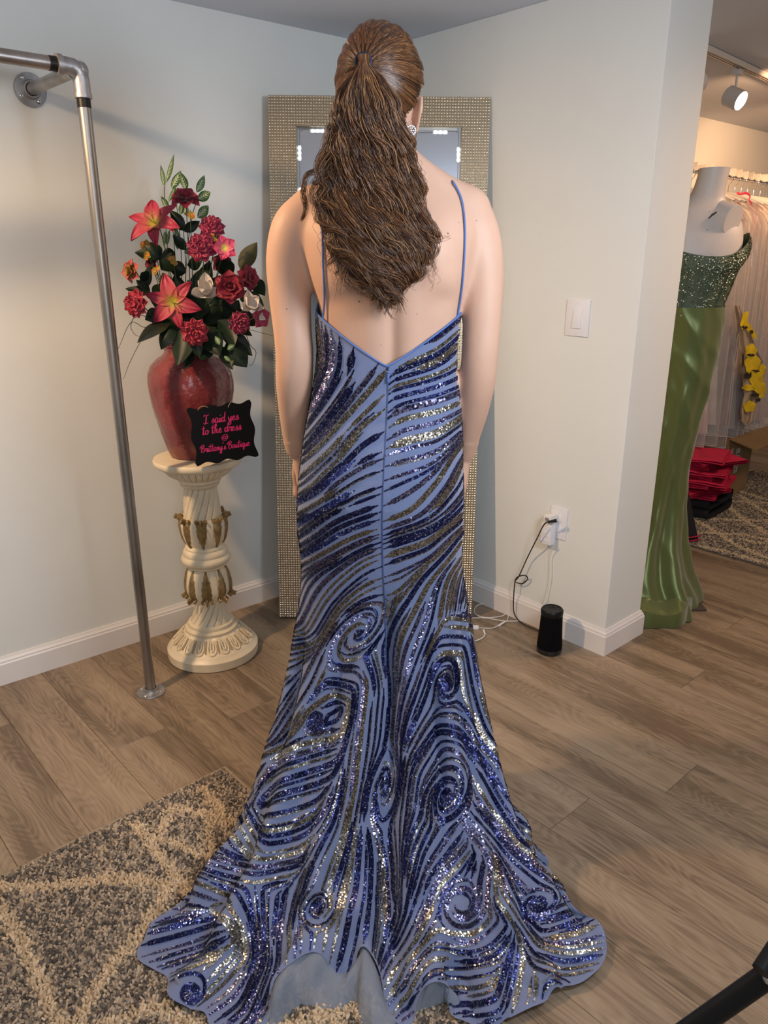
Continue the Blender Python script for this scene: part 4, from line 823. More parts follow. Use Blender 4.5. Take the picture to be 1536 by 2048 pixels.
# bodice: right profile from the photograph at this depth
br = interp_rings([(0.008, 0, 1.165, 0.122, 0.10), (0.012, 0, 1.20, 0.123, 0.097), (0.02, 0, 1.26, 0.134, 0.102), (0.026, 0, 1.32, 0.144, 0.112), (0.034, 0, 1.37, 0.166, 0.124), (0.036, 0, 1.415, 0.156, 0.118)], 6)
n_ = 72; vs = []; fs = []
for i, (cx_, cy_, z, a, b) in enumerate(br):
    for j in range(n_):
        t_ = 2*PI*j/n_; c, s = math.cos(t_), math.sin(t_); k_ = i/(len(br)-1)
        dip = (0.045*max(0, -s)**1.5+0.01*max(0, s))*k_; hi = 0.035*max(0, c)**3*k_
        vs.append((cx_+a*c, cy_+b*s, z-dip+hi))
fs = [(i*n_+j, i*n_+(j+1) % n_, (i+1)*n_+(j+1) % n_, (i+1)*n_+j) for i in range(len(br)-1) for j in range(n_)]
g = G(); g.add(vs, fs); bod = obj('bodice', g, M_gbod, gr)
BV = np.array(vs).reshape(len(br), n_, 3)
for j in range(0, n_, 6):
    g = G(); g.tube([tuple(BV[i, j]*1.0+np.array([0, 0, 0])+0.002*np.array([math.cos(2*PI*j/n_), math.sin(2*PI*j/n_), 0])) for i in range(len(br))], 0.0016, 5); obj('boning', g, M_gbod, bod)
V = []; F = []
def beadat(p, nrm, r):
    b0 = len(V); u = Vector(nrm).orthogonal().normalized(); w_ = Vector(nrm).cross(u); p = Vector(p)+Vector(nrm)*r*0.4; a0 = random.uniform(0, 6)
    for k in range(4): a = a0+k*PI/2; V.append(tuple(p+u*math.cos(a)*r+w_*math.sin(a)*r))
    V.append(tuple(p+Vector(nrm)*r*0.8+u*random.uniform(-.3, .3)*r)); 
    for k in range(4): F.append((b0+k, b0+(k+1) % 4, b0+4))
for _ in range(5200):
    k_ = random.random(); jf = random.random()*n_; dens = (k_**0.7)
    if random.random() > dens**1.6+0.10: continue
    i = min(int(k_*(len(br)-1)), len(br)-2); j = int(jf) % n_; p = BV[i, j]*(1-(k_*(len(br)-1)-i))+BV[i+1, j]*(k_*(len(br)-1)-i); p = p*(1-(jf % 1))+BV[i+1, (j+1) % n_]*(jf % 1)*1.0 if False else p+np.array([0, 0, 0])
    th_ = 2*PI*(j+random.random()-.5)/n_; p = np.array([p[0], p[1], p[2]]); nr = (math.cos(2*PI*j/n_), math.sin(2*PI*j/n_)*1.2, 0.1)
    jit = np.array([-math.sin(th_), math.cos(th_), 0])*random.uniform(-.006, .006); beadat(p+jit, Vector(nr).normalized(), random.uniform(.0016, .0040))
for dj in range(0, n_, 4):    # strings of beads running down the bodice
    for q in range(30):
        k_ = q/30*0.8; i = int(k_*(len(br)-1)); j = (dj+int(3*math.sin(k_*4))) % n_; beadat(BV[i, j], Vector((math.cos(2*PI*j/n_), math.sin(2*PI*j/n_), 0)), 0.0018)
link('beads', np_mesh('beads', V, F, mats=[M_bead]), bod, kind='stuff')
# skirt: profile right edge lat from photo
sz = [1.185, 1.12, 1.02, 0.92, 0.80, 0.62, 0.42, 0.27, 0.14, 0.05, 0.012]
se = [(1447, 612), (1446, 640), (1433, 705), (1420, 765), (1402, 822), (1378, 915), (1366, 1010), (1364, 1080), (1374, 1140), (1388, 1175), (1392, 1206)]
ed = []
for (x_, y_) in se:
    q = loc3(atD(x_, y_, ML0[1])); ed.append((q[2], q[0]-ML0[0]))
zs_ = [e[0] for e in ed]; es_ = [e[1] for e in ed]
n_ = 110; rows = 70; vs = []
ztop = zs_[0]
for i in range(rows+1):
    s = i/rows; z = ztop*(1-s)+0.006*s; e = float(np.interp(-z, [-q for q in zs_], es_)); flare = max(0, (s-0.55)/0.45)
    a = 0.128-0.036*math.sin(PI*min(1, s/0.85))+0.10*flare**2; cx_ = e-a; b = 0.105-0.02*s+0.15*flare**2
    for j in range(n_):
        t_ = 2*PI*j/n_; c, s2 = math.cos(t_), math.sin(t_)
        f = (0.0015+0.016*flare+0.004*s)*(math.sin(7*t_+3*s)+0.6*math.sin(12*t_-5*s+1))+0.0060*(1-abs(math.sin(z*22+2.2*t_)))**2*math.exp(-((s-0.18)/0.16)**2)+0.0050*(1-abs(math.sin(z*9-2.6*t_+0.5)))**3*math.exp(-((s-0.5)/0.25)**2)+0.0035*(1-abs(math.sin(z*13+3.1*t_)))**3
        vs.append((cx_+(a+f)*c, (b+f)*s2, z if s < 1 else z))
fs = [(i*n_+j, (i+1)*n_+j, (i+1)*n_+(j+1) % n_, i*n_+(j+1) % n_) for i in range(rows) for j in range(n_)]
g = G(); g.add(vs, fs); obj('skirt', g, M_sat, gr)
# pooled train of the satin gown: a low folded band on the floor
g = G(); Q0 = [loc3(onz(x_, y_)) for x_, y_ in ((1240, 1240), (1285, 1256), (1330, 1257), (1362, 1255), (1378, 1232), (1389, 1205), (1388, 1190))]
P = smooth_path([np.array([q[0]-ML0[0], q[1]-ML0[1], 0]) for q in Q0], 8)
def trn(u, v):
    i = min(int(u*(len(P)-1)), len(P)-1); p = P[i]; h_ = [0.002, 0.030, 0.062, 0.072, 0.082][int(v*4+.01)]; inn = [0, 0.0, 0.006, 0.05, 0.13][int(v*4+.01)]
    c0_ = np.array([0.02, 0.02, 0]); d_ = c0_-p; d_ /= np.linalg.norm(d_); q = p+d_*inn; return (q[0], q[1], h_*(1+0.15*math.sin(u*14)))
g.grid(trn, len(P)-1, 4); obj('train', g, M_sat, gr)
# ------------------------------------------------------------------ garment rack in the further room
RY = 2.10; ZR = 1.772
rk = thing('garment_rack', 'chrome rail of a garment rack carrying bagged dresses in the further room', 'rack', (4.6, RY, 0))
g = G(); g.tube([(-0.75, 0, ZR+.012), (1.25, 0, ZR-.01)], 0.013, 16); obj('rail', g, M_chrome, rk)
for xx in (-0.74, 1.24):
    g = G(); g.tube([(xx, 0, 0.03), (xx, 0, ZR)], 0.013, 16); obj('upright', g, M_chrome, rk)
    g = G(); g.tube([(xx, -0.25, 0.03), (xx, 0.25, 0.03)], 0.013, 16); obj('foot', g, M_chrome, rk)
M_bag = mat('clear_bag', (0.8, 0.76, 0.74), 0.06, alpha=0.14, bump=1.0, bscale=18)
M_seam = mat('bag_seam', (0.55, 0.48, 0.46), 0.35, alpha=0.75); M_hang = mat('clear_hanger', (0.75, 0.72, 0.68), 0.15, alpha=0.8); M_tag = mat('white_size_tag', (0.78, 0.72, 0.62), 0.5)
gc = [('white', (0.70, 0.64, 0.58)), ('blush', (0.62, 0.42, 0.38)), ('silver', (0.45, 0.40, 0.38)), ('teal', (0.03, 0.22, 0.20)), ('plum', (0.22, 0.06, 0.10)), ('ivory', (0.66, 0.58, 0.48)), ('dusty rose', (0.42, 0.16, 0.16)), ('burgundy', (0.25, 0.04, 0.05)), ('champagne', (0.55, 0.42, 0.30)), ('pale pink', (0.66, 0.40, 0.38)), ('mauve', (0.36, 0.22, 0.26)), ('grey', (0.30, 0.27, 0.27)), ('rose', (0.5, 0.2, 0.22))]
xs_ = [4.02, 4.10, 4.19, 4.28, 4.36, 4.44, 4.52, 4.60, 4.68, 4.76, 4.85, 4.94, 5.04]
ordw = ['nearest', 'second', 'third', 'fourth', 'fifth', 'sixth', 'seventh', 'eighth', 'ninth', 'tenth', 'eleventh', 'twelfth', 'last']
for i, x_ in enumerate(xs_):
    cn, cc_ = gc[i]; zr = ZR-0.012*(x_-4.0); yaw_ = random.uniform(-.16, .16)
    hn = thing('clear_hanger', f'clear hanger with white size tag on the rail, {ordw[i]} from the column', 'hanger', (x_, RY, zr), yaw_, group='hangers on the garment rack')
    g = G(); hk = [(0, 0.004, -0.085), (0, 0.004, -0.035), (0, -0.006, -0.020), (0, -0.018, 0.0), (0, -0.012, 0.014), (0, 0.0, 0.019), (0, 0.014, 0.012), (0, 0.018, -0.002)]; g.tube(smooth_path(hk, 4), 0.0018, 6); obj('hook', g, M_chrome, hn)
    g = G(); g.tube(smooth_path([(0, -0.19, -0.135), (0, -0.12, -0.105), (0, 0, -0.075), (0, 0.12, -0.105), (0, 0.19, -0.135)], 5), 0.006, 8); obj('arm', g, M_hang, hn)
    g = G(); dz_ = random.uniform(-.008, .008); g.box((-0.0015, -0.024, 0.012+dz_), (0.0015, 0.020, 0.052+dz_), M=Matrix.Rotation(random.uniform(-.5, .2), 4, 'Z')); obj('size_tag', g, M_tag, hn, smooth=False)
    zb = [0.38, 0.36, 0.40, 0.33, 0.37, 0.34, 0.36, 0.37, 0.35, 0.36, 0.34, 0.37, 0.33][i]
    gm = mat('fabric_'+cn.replace(' ', '_'), cc_, 0.6, var=0.2, vscale=12)
    gw = thing('hanging_gown', f'{cn} gown in a clear garment bag on the rack, {ordw[i]} from the column', 'dress', (x_, RY, zr), yaw_, group='bagged gowns on the garment rack')
    def gown(u, v, x_=x_, zb=zb, ph=i):
        a = 2*PI*u; z = -0.125-(zr-0.125-zb-0.06)*v; wd = np.interp(v, [0, .08, .25, .5, 1], [.10, .15, .11, .15, .21]); dp = np.interp(v, [0, .1, .5, 1], [.012, .02, .024, .032])
        f = 0.006*v*math.sin(9*a+ph*2); return (dp*math.cos(a)+f, (wd+f)*math.sin(a), z)
    g = G(); g.grid(gown, 32, 14); obj('gown_body', g, gm, gw)
    bg = thing('garment_bag', f'clear plastic garment bag over the {cn} gown, {ordw[i]} from the column', 'garment bag', (x_, RY, zr), yaw_, group='clear garment bags on the rack')
    def bag(u, v, ph=i, zb=zb):
        a = 2*PI*u; s = math.sin(a); wd = np.interp(v, [0, .03, .08, .13, .3, 1], [.02, .10, .19, .235, .25, .27]); dp = np.interp(v, [0, .1, 1], [.012, .032, .038]); z = -0.07-(zr-0.07-zb)*v
        return (dp*math.cos(a)*(1+0.15*math.sin(v*17+ph))+0.005*math.sin(11*v+5*s+ph), wd*s, z)
    g = G(); g.grid(bag, 32, 24); obj('bag_sheet', g, M_bag, bg)
    for u_ in (0.25, 0.75, 0.60):
        g = G(); g.tube([bag(u_, k/24) for k in range(1, 25)], 0.0030, 6); obj('bag_seam', g, M_seam, bg)
    g = G(); g.tube([bag(k/24, 1.0) for k in range(25)], 0.0028, 6); obj('bag_hem', g, M_seam, bg)
t = thing('pink_ribbon', 'bright pink ribbon showing through the top of the bagged dresses', 'ribbon', (0, 0, 0)); P = [onplane(x_, y_, 1, RY-.22) for x_, y_ in ((1474, 386), (1482, 388), (1492, 386), (1500, 392), (1498, 400), (1504, 408))]
g = G(); g.tube(smooth_path(P, 4), [0.006]*21 if len(smooth_path(P, 4)) == 21 else 0.006, 6, ell=0.4); obj('ribbon_band', g, mat('pink_ribbon', (.75, .08, .14), .5), t)
# yellow floral sheer gown pulled out of its bag
fy = thing('floral_gown', 'sheer gown with yellow flowers hanging in front of the clear garment bags', 'dress', (0, 0, 0)); YD = 1.80
M_sheer = mat('sheer_beige', (0.55, 0.42, 0.28), 0.6, alpha=0.8); M_yf = mat('yellow_print', (0.85, 0.60, 0.01), 0.55, var=0.2, vscale=30); M_blk = mat('black_print', (0.03, 0.025, 0.015), 0.7)
def fyp(x_, y_, dy=0.0): return onplane(x_, y_, 1, YD+dy)
outl = [((1469, 610), (1478, 612)), ((1474, 650), (1500, 662)), ((1480, 700), (1512, 695)), ((1482, 740), (1526, 725)), ((1486, 765), (1533, 765)), ((1488, 790), (1522, 800)), ((1481, 820), (1512, 812)), ((1482, 842), (1508, 838)), ((1491, 851), (1500, 848))]
g = G()
def fyg(u, v):
    k = v*(len(outl)-1); i = min(int(k), len(outl)-2); f = k-i; a = np.array(outl[i][0])*(1-f)+np.array(outl[i+1][0])*f; b = np.array(outl[i][1])*(1-f)+np.array(outl[i+1][1])*f; p = a*(1-u)+b*u
    return tuple(fyp(p[0], p[1], 0.012*math.sin(u*9+v*4)))
g.grid(fyg, 12, 24); obj('sheer_panel', g, M_sheer, fy)
def blot(cx_, cy_, rx, ry, m, nm, dy=-0.016, rot_=0.0, kk=5):
    vs = [tuple(fyp(cx_, cy_, dy))]; n = 20
    for j in range(n):
        a = 2*PI*j/n; r = 1+0.10*math.cos(kk*a+cx_)+0.08*math.sin(2*a+cy_); ux, uy = rx*r*math.cos(a), ry*r*math.sin(a); vs.append(tuple(fyp(cx_+ux*math.cos(rot_)-uy*math.sin(rot_), cy_+ux*math.sin(rot_)+uy*math.cos(rot_), dy+0.003*math.sin(3*a))))
    g = G(); g.add(vs, [(0, 1+j, 1+(j+1) % n) for j in range(n)]); obj(nm, g, m, fy)
for b_ in ((1489, 640, 5, 13, .3), (1497, 655, 4, 12, -.5), (1507, 668, 3, 9, -.4), (1502, 702, 9, 10, 0), (1505, 728, 12, 14, .3), (1513, 755, 9, 16, .2), (1519, 775, 9, 9, .2), (1524, 740, 6, 8, .2), (1499, 775, 10, 5, 0), (1523, 788, 5, 6, 0), (1499, 813, 8, 9, .3)): blot(b_[0], b_[1], b_[2]*1.4, b_[3]*1.35, M_yf, 'yellow_flower', -0.018, b_[4])
for b_ in ((1489, 655, 6, 4), (1503, 664, 4, 4), (1502, 710, 8, 3), (1498, 750, 5, 8), (1486, 720, 2, 14), (1511, 742, 8, 2.5), (1510, 790, 9, 4), (1492, 752, 4, 6), (1516, 800, 5, 4)): blot(b_[0], b_[1], b_[2], b_[3], M_blk, 'black_sprig', -0.021, 0, 7)
g = G(); g.tube([tuple(fyp(a_, b_, -.012)) for a_, b_ in ((1479, 625), (1490, 640), (1503, 672), (1512, 697), (1526, 725))], 0.003, 6); g.tube([tuple(fyp(a_, b_, -.012)) for a_, b_ in ((1482, 840), (1491, 852), (1508, 838), (1512, 815))], 0.002, 6); obj('gown_edge', g, M_seam, fy)
# ------------------------------------------------------------------ cardboard boxes and folded clothes
M_card = mat('cardboard', (0.26, 0.16, 0.075), 0.8, var=0.15, vscale=8); M_lab = mat('shipping_label', (0.55, 0.50, 0.45), 0.6); M_pk = mat('crimson_cloth', (0.55, 0.006, 0.055), 0.75, var=0.25, vscale=15); M_blkc = mat('black_cloth', (0.008, 0.007, 0.010), 0.85)
bx = thing('cardboard_box', 'tall open brown cardboard box with pale labels behind the pink clothes', 'box', (4.29, 1.83, 0)); bw, bd_, bh_ = 0.34, 0.22, 0.375
for nm, a, b in (('front_panel', (0, 0, 0.012), (bw, 0.005, bh_)), ('rear_panel', (0, bd_-.005, 0.012), (bw, bd_, bh_)), ('side_panel', (0, 0.005, 0.012), (0.005, bd_-.005, bh_)), ('side_panel', (bw-.005, .005, 0.012), (bw, bd_-.005, bh_)), ('bottom_panel', (0, 0, 0.008), (bw, bd_, 0.012))):
    g = G(); g.box(a, b); obj(nm, g, M_card, bx, smooth=False)
g = G(); g.add([(0.06, 0, bh_), (0.62, -0.01, bh_-.005), (0.60, -0.19, bh_-.045), (0.20, -0.17, bh_-0.02)], [(0, 1, 2, 3)]); 
g2 = G(); g2.box((0, -0.16, -0.0025), (bw+.22, 0, 0.0025), M=Matrix.Translation((0, 0, bh_)) @ Matrix.Rotation(0.22, 4, 'X')); obj('flap', g2, M_card, bx, smooth=False)
g = G(); g.box((0.12, -0.0015, 0.15), (0.17, -0.0002, 0.30)); g.box((0.05, -0.0015, 0.24), (0.075, -0.0002, 0.31)); lb_ = obj('box_label', g, M_lab, bx, smooth=False)
g = G()
for k in range(6): g.box((0.13, -0.0022, 0.17+k*0.018), (0.135+0.02*((k*7) % 3)/2+.01, -0.0016, 0.178+k*0.018))
obj('label_print', g, M_blk, lb_, smooth=False)
def cloth_piece(nm, lb, cx_, cy_, z, w_, d_, h_, rz, m, cat='clothing', group=None, sag=0.0):
    t = thing(nm, lb, cat, (cx_, cy_, z), rz, group=group)
    for k in range(2):
        g = G()
        def fn(u, v, k=k):
            a = u*2*PI; c, s = math.cos(a), math.sin(a); e = 0.16; sx = w_/2*(abs(c)**e)*(1 if c > 0 else -1); zz = h_*0.25*(abs(s)**0.8)*(1 if s > 0 else -1)
            y_ = (v-0.5)*d_; return (sx, y_+0.004*math.sin(6*u+z*90), h_*0.25+k*h_*0.5+zz-sag*(sx/w_+.5)**2+0.003*math.sin(v*8+z*70+k))
        g.grid(fn, 24, 6); obj('fold', g, m, t)
    return t
ords = ['lowest', 'second from the bottom', 'third from the bottom', 'fourth from the bottom', 'fifth from the bottom', 'sixth from the bottom', 'seventh from the bottom', 'eighth from the bottom', 'ninth from the bottom', 'topmost']
bc = cloth_piece('folded_trousers', 'black folded clothing with pink piping under the crimson clothes pile', 4.02, 1.86, 0.018, 0.34, 0.30, 0.11, 0.05, M_blkc)
for k in range(10):
    z = 0.135+k*0.0235; cloth_piece('folded_garment', f'crimson folded garment, {ords[k]} of the pile in front of the cardboard box', 3.93+random.uniform(-.035, .035)+(0.06 if k == 2 else 0), 1.80+random.uniform(-.03, .03), z, 0.30, 0.24, 0.022, random.uniform(-.35, .35), M_pk, group='crimson folded garments in the pile')
t = thing('hanging_trousers', 'black garment with two pink hem stripes standing behind the green gown', 'clothing', tuple(onz(1378, 1083, 0.0)), 0.0)
q0 = onz(1378, 1083, 0); g = G()
def ht(u, v):
    x_ = 1350+u*(46 if v < .01 else 46-28*min(1, v*1.3)); p = onz(x_, 1088-u*6, 0.012); p = p-q0; return (p[0]+0.01*math.sin(u*7), p[1]+v*0.05, 0.012+v*0.42)
g.grid(ht, 10, 10); obj('trouser_leg', g, M_blkc, t)
g = G()
for k in (0, 1): g.tube([tuple(np.array(ht(u/8, 0))+np.array([0.0, -0.004, 0.008+k*0.020])) for u in range(9)], 0.0035, 6)
obj('pink_piping', g, M_pk, t)
g = G(); g.tube(smooth_path([onz(1440, 1000, .02), onz(1441, 1012, .02), onz(1448, 1019, .015)], 5), 0.004, 6); g.tube(smooth_path([onz(1437, 1003, .02), onz(1438, 1014, .02), onz(1443, 1021, .015)], 5), 0.004, 6)
# ------------------------------------------------------------------ the woman (all coordinates: lateral, forward, up)
PR0 = np.array([0.010, 1.600, 0.0])
woman = thing('person', 'woman seen from behind in a blue sequined open-back gown, long wavy brown ponytail', 'person', tuple(W(*PR0)), ROTZ)
M_skin = mat('skin', (0.62, 0.385, 0.275), 0.55, var=0.05, vscale=14, bump=0.10, bscale=500, sss=0.25)
def rel(P): return np.asarray(P, dtype=float)-PR0
parts_ = []
def solid(g):
    g.v = [tuple(rel(v)) for v in g.v]; me = g.mesh('tmp', M_skin, False); bm = bmesh.new(); bm.from_mesh(me); bmesh.ops.recalc_face_normals(bm, faces=bm.faces); bm.to_mesh(me); bm.free(); parts_.append(me)
torso = interp_rings([(0.012, 1.60, 0.74, 0.150, 0.085), (0.008, 1.592, 0.82, 0.160, 0.100), (0.004, 1.590, 0.90, 0.160, 0.108), (0.006, 1.592, 0.98, 0.152, 0.100), (0.012, 1.592, 1.06, 0.144, 0.088), (0.014, 1.592, 1.13, 0.139, 0.082), (0.012, 1.588, 1.20, 0.135, 0.085), (0.012, 1.584, 1.27, 0.141, 0.092), (0.012, 1.580, 1.33, 0.158, 0.098), (0.012, 1.580, 1.39, 0.170, 0.098), (0.012, 1.584, 1.43, 0.172, 0.090), (0.012, 1.590, 1.465, 0.158, 0.076), (0.010, 1.595, 1.495, 0.118, 0.062), (0.008, 1.600, 1.525, 0.072, 0.056), (0.006, 1.605, 1.545, 0.054, 0.052)], 5)
solid(loftrings(torso, 56, 2.35))
def limb(pts, ell=None, n=28, ref=(0, 1, 0)):
    pts = np.array(pts, dtype=float); Q = np.array(interp_rings(pts, 5)); P = Q[:, :3]; R = Q[:, 3]; ex = Q[:, 4] if Q.shape[1] > 4 else None
    k = len(P); a = P[0]-P[1]; a /= np.linalg.norm(a); b = P[-1]-P[-2]; b /= np.linalg.norm(b)
    Ps = [P[0]+a*R[0]*q for q in (0.92, 0.75, 0.45)]+list(P)+[P[-1]+b*R[-1]*q for q in (0.45, 0.75, 0.92)]
    Rs = [R[0]*q for q in (0.38, 0.66, 0.89)]+list(R)+[R[-1]*q for q in (0.89, 0.66, 0.38)]
    E = None if ex is None else [ex[0]]*3+list(ex)+[ex[-1]]*3
    g = G(); g.tube([tuple(p) for p in Ps], Rs, n, ell=E, ref=ref); solid(g)
# neck and trapezius
limb([(0.008, 1.605, 1.47, .062), (0.004, 1.603, 1.53, .054), (0.000, 1.603, 1.58, .0515), (-0.004, 1.608, 1.63, .053)])
for s in (-1, 1): limb([(0.008+s*.020, 1.592, 1.560, .028), (0.010+s*.06, 1.592, 1.520, .034), (0.012+s*.11, 1.595, 1.483, .040), (0.012+s*.155, 1.598, 1.462, .044)])
# arms
limb([(0.160, 1.598, 1.455, .046), (0.178, 1.596, 1.425, .0480), (0.192, 1.592, 1.37, .0465), (0.1985, 1.588, 1.31, .0425), (0.1985, 1.582, 1.24, .0395), (0.197, 1.580, 1.185, .0385), (0.196, 1.592, 1.13, .0390), (0.192, 1.622, 1.06, .0355), (0.186, 1.655, 0.99, .0285), (0.183, 1.676, 0.950, .0250)])
limb([(-0.142, 1.598, 1.455, .046), (-0.172, 1.596, 1.425, .0510), (-0.188, 1.592, 1.37, .0480), (-0.190, 1.588, 1.31, .0440), (-0.187, 1.582, 1.24, .0405), (-0.184, 1.580, 1.185, .0400), (-0.188, 1.592, 1.13, .0400), (-0.194, 1.628, 1.06, .0360), (-0.199, 1.660, 1.00, .0300), (-0.199, 1.680, 0.962, .0265)])
def hand(wr, s):     # s=+1 right hand, thumb leaves on the forward side
    wr = np.array(wr)
    limb([tuple(wr+np.array([0, 0, 0.02]))+(.0240, .78), tuple(wr+np.array([-s*.002, .004, -.02]))+(.0290, .58), tuple(wr+np.array([-s*.004, .008, -.055]))+(.0370, .42), tuple(wr+np.array([-s*.008, .010, -.090]))+(.0385, .36)], ref=(0, 1, 0))
    L_ = (0.066, 0.076, 0.070, 0.054)
    for i in range(4):
        y = 0.037-i*0.0205; b = wr+np.array([-s*.008, .010+y*0.86, -.088]); ln = L_[i]
        limb([tuple(b)+(.0092,), tuple(b+np.array([-s*.004, .001+y*.10, -ln*.38]))+(.0085,), tuple(b+np.array([-s*.012, .002+y*.14, -ln*.72]))+(.0077,), tuple(b+np.array([-s*.024, .002+y*.14, -ln*.98]))+(.0064,)], n=14)
    b = wr+np.array([0, .024, -.022])
    limb([tuple(b)+(.0150,), tuple(b+np.array([0, .026, -.030]))+(.0125,), tuple(b+np.array([-s*.004, .040, -.058]))+(.0100,), tuple(b+np.array([-s*.008, .046, -.082]))+(.0082,)], n=16)
hand((0.1815, 1.682, 0.930), 1)
# the left hand is turned so that its thumb shows beyond the hip
wl_ = np.array([-0.194, 1.688, 0.940])
limb([tuple(wl_+np.array([0, 0, .02]))+(.0240, .78), tuple(wl_+np.array([.006, .006, -.02]))+(.0280, .60), tuple(wl_+np.array([.012, .014, -.055]))+(.0350, .45), tuple(wl_+np.array([.014, .018, -.088]))+(.0360, .40)], ref=(0.5, 1, 0))
for i, ln in enumerate((0.062, 0.074, 0.069, 0.052)):
    o_ = (0.030-i*0.019); b = wl_+np.array([.014+o_*.35, .018+o_*.9, -.086])
    limb([tuple(b)+(.0092,), tuple(b+np.array([.001, .002, -ln*.38]))+(.0085,), tuple(b+np.array([.005, .002, -ln*.74]))+(.0077,), tuple(b+np.array([.012, .0, -ln*.99]))+(.0064,)], n=14)
b = wl_+np.array([-.004, .016, -.020])
limb([tuple(b)+(.0145,), tuple(b+np.array([-.008, .018, -.034]))+(.0120,), tuple(b+np.array([-.009, .030, -.062]))+(.0098,), tuple(b+np.array([-.013, .032, -.088]))+(.0082,)], n=16)
# legs inside the gown, shoes
for s in (-1, 1):
    limb([(0.01+s*.085, 1.592, .84, .078), (0.01+s*.083, 1.590, .68, .068), (0.01+s*.075, 1.585, .50, .048), (0.01+s*.072, 1.600, .34, .045), (0.01+s*.068, 1.605, .16, .029), (0.01+s*.068, 1.607, .105, .030)])
    limb([(0.01+s*.068, 1.590, .085, .030), (0.01+s*.070, 1.66, .058, .032), (0.01+s*.072, 1.72, .034, .028), (0.01+s*.072, 1.76, .026, .018)])
# head, turned a little to the right
HC = np.array([-0.006, 1.612, 1.653]); HR = np.array(Matrix.Rotation(math.radians(-17), 3, 'Z'))
def hd(p): return HC+HR @ np.array(p, dtype=float)
hr = interp_rings([(0, .060, -.117, .016, .014), (0, .056, -.108, .030, .028), (0, .044, -.090, .044, .046), (0, .022, -.062, .056, .070), (0, .006, -.030, .064, .086), (0, .0, .005, .070, .094), (0, -.002, .04, .0735, .097), (0, -.003, .072, .070, .092), (0, -.004, .098, .054, .072), (0, -.004, .112, .034, .046), (0, -.004, .119, .012, .016)], 4)
g = loftrings(hr, 48, 2.1); g.v = [tuple(hd(v)) for v in g.v]; solid(g)
def hlimb(pts, **k): limb([tuple(hd(p[:3]))+tuple(p[3:]) for p in pts], **k)
hlimb([(0, .084, .016, .008), (0, .096, -.006, .0090), (0, .106, -.026, .0105)], n=14); hlimb([(-.012, .092, -.030, .0075), (.012, .092, -.030, .0075)], n=12)
hlimb([(-.020, .084, -.060, .0050), (0, .094, -.056, .0068), (.020, .084, -.060, .0050)], n=12); hlimb([(-.017, .083, -.068, .0050), (0, .092, -.069, .0075), (.017, .083, -.068, .0050)], n=12)
hlimb([(-.045, .074, .022, .009), (-.022, .090, .026, .0085), (0, .090, .020, .007), (.022, .090, .026, .0085), (.045, .074, .022, .009)], n=12); hlimb([(0, .072, -.098, .016), (0, .078, -.102, .012)], n=14)
for s in (-1, 1):   # ears: outer rim, inner shell and lobe
    hlimb([(s*.066, .006, -.050, .006, .5), (s*.073, -.004, -.036, .011, .42), (s*.077, -.009, -.020, .0145, .36), (s*.076, -.008, -.006, .010, .4)], n=16, ref=(0, 1, 0))
    hlimb([(s*.070, .010, -.012, .0035), (s*.080, -.006, .001, .0036), (s*.085, -.018, -.006, .0038), (s*.085, -.022, -.022, .0036), (s*.078, -.014, -.042, .0036), (s*.070, .000, -.054, .0058)], n=10)
bm = bmesh.new()
for me in parts_: bm.from_mesh(me)
tm = bpy.data.meshes.new('tmpbody'); bm.to_mesh(tm); bm.free(); to = bpy.data.objects.new('tmpbody', tm); COL.objects.link(to)
rm = to.modifiers.new('r', 'REMESH'); rm.mode = 'VOXEL'; rm.voxel_size = 0.0036; rm.use_smooth_shade = True
dg = bpy.context.evaluated_depsgraph_get(); ev = to.evaluated_get(dg); em = ev.to_mesh()
nv = len(em.vertices); BVt = np.zeros(nv*3, np.float32); em.vertices.foreach_get('co', BVt); BVt = BVt.reshape(-1, 3).astype(float)
ne = len(em.edges); E_ = np.zeros(ne*2, np.int32); em.edges.foreach_get('vertices', E_); E_ = E_.reshape(-1, 2)
nf = len(em.polygons); body_me = bpy.data.meshes.new_from_object(ev, depsgraph=dg); ev.to_mesh_clear()
bpy.data.objects.remove(to)
for me in parts_: bpy.data.meshes.remove(me)
deg = np.bincount(E_.ravel(), minlength=nv).astype(float)
def lap(V, wgt, it):
    for _ in range(it):
        S = np.zeros_like(V)
        for c in range(3): S[:, c] = np.bincount(E_[:, 0], V[E_[:, 1], c], nv)+np.bincount(E_[:, 1], V[E_[:, 0], c], nv)
        V = V+(S/deg[:, None]-V)*wgt[:, None]
    return V
A_ = BVt+PR0; wz = np.where(A_[:, 2] < 0.955, 0.25, 0.5); wz = np.where(A_[:, 2] > 1.60, 0.3, wz)
headm = A_[:, 2] > 1.56
BVt = lap(BVt, wz, 6)
big = ((A_[:, 2] > 0.98) & (A_[:, 2] < 1.58)).astype(float)*0.5; 
BVt = lap(BVt, big, 34)
A_ = BVt+PR0; l_ = A_[:, 0]-0.014; d_ = A_[:, 1]; z_ = A_[:, 2]; back = np.clip((1.555-d_)/0.04, 0, 1)*(np.abs(l_) < 0.155)
gs = lambda x, s: np.exp(-(x/s)**2)
dy = 0.0065*gs(l_-.002, .013)*np.clip((z_-1.08)/.08, 0, 1)*np.clip((1.47-z_)/.06, 0, 1)
dy -= 0.0050*(gs(l_-.040, .024)+gs(l_+.040, .024))*gs(z_-1.20, .10)
for s in (-1, 1):
    dy -= 0.0105*gs(l_-s*.088, .036)*gs(z_-1.385, .055); dy += 0.0045*gs(l_-s*.050, .014)*gs(z_-1.375, .06); dy -= 0.004*gs(l_-s*.105, .03)*gs(z_-1.33, .03)
    dy += 0.0035*gs(l_-s*.105, .03)*gs(z_-1.295, .02)
BVt[:, 1] += dy*back
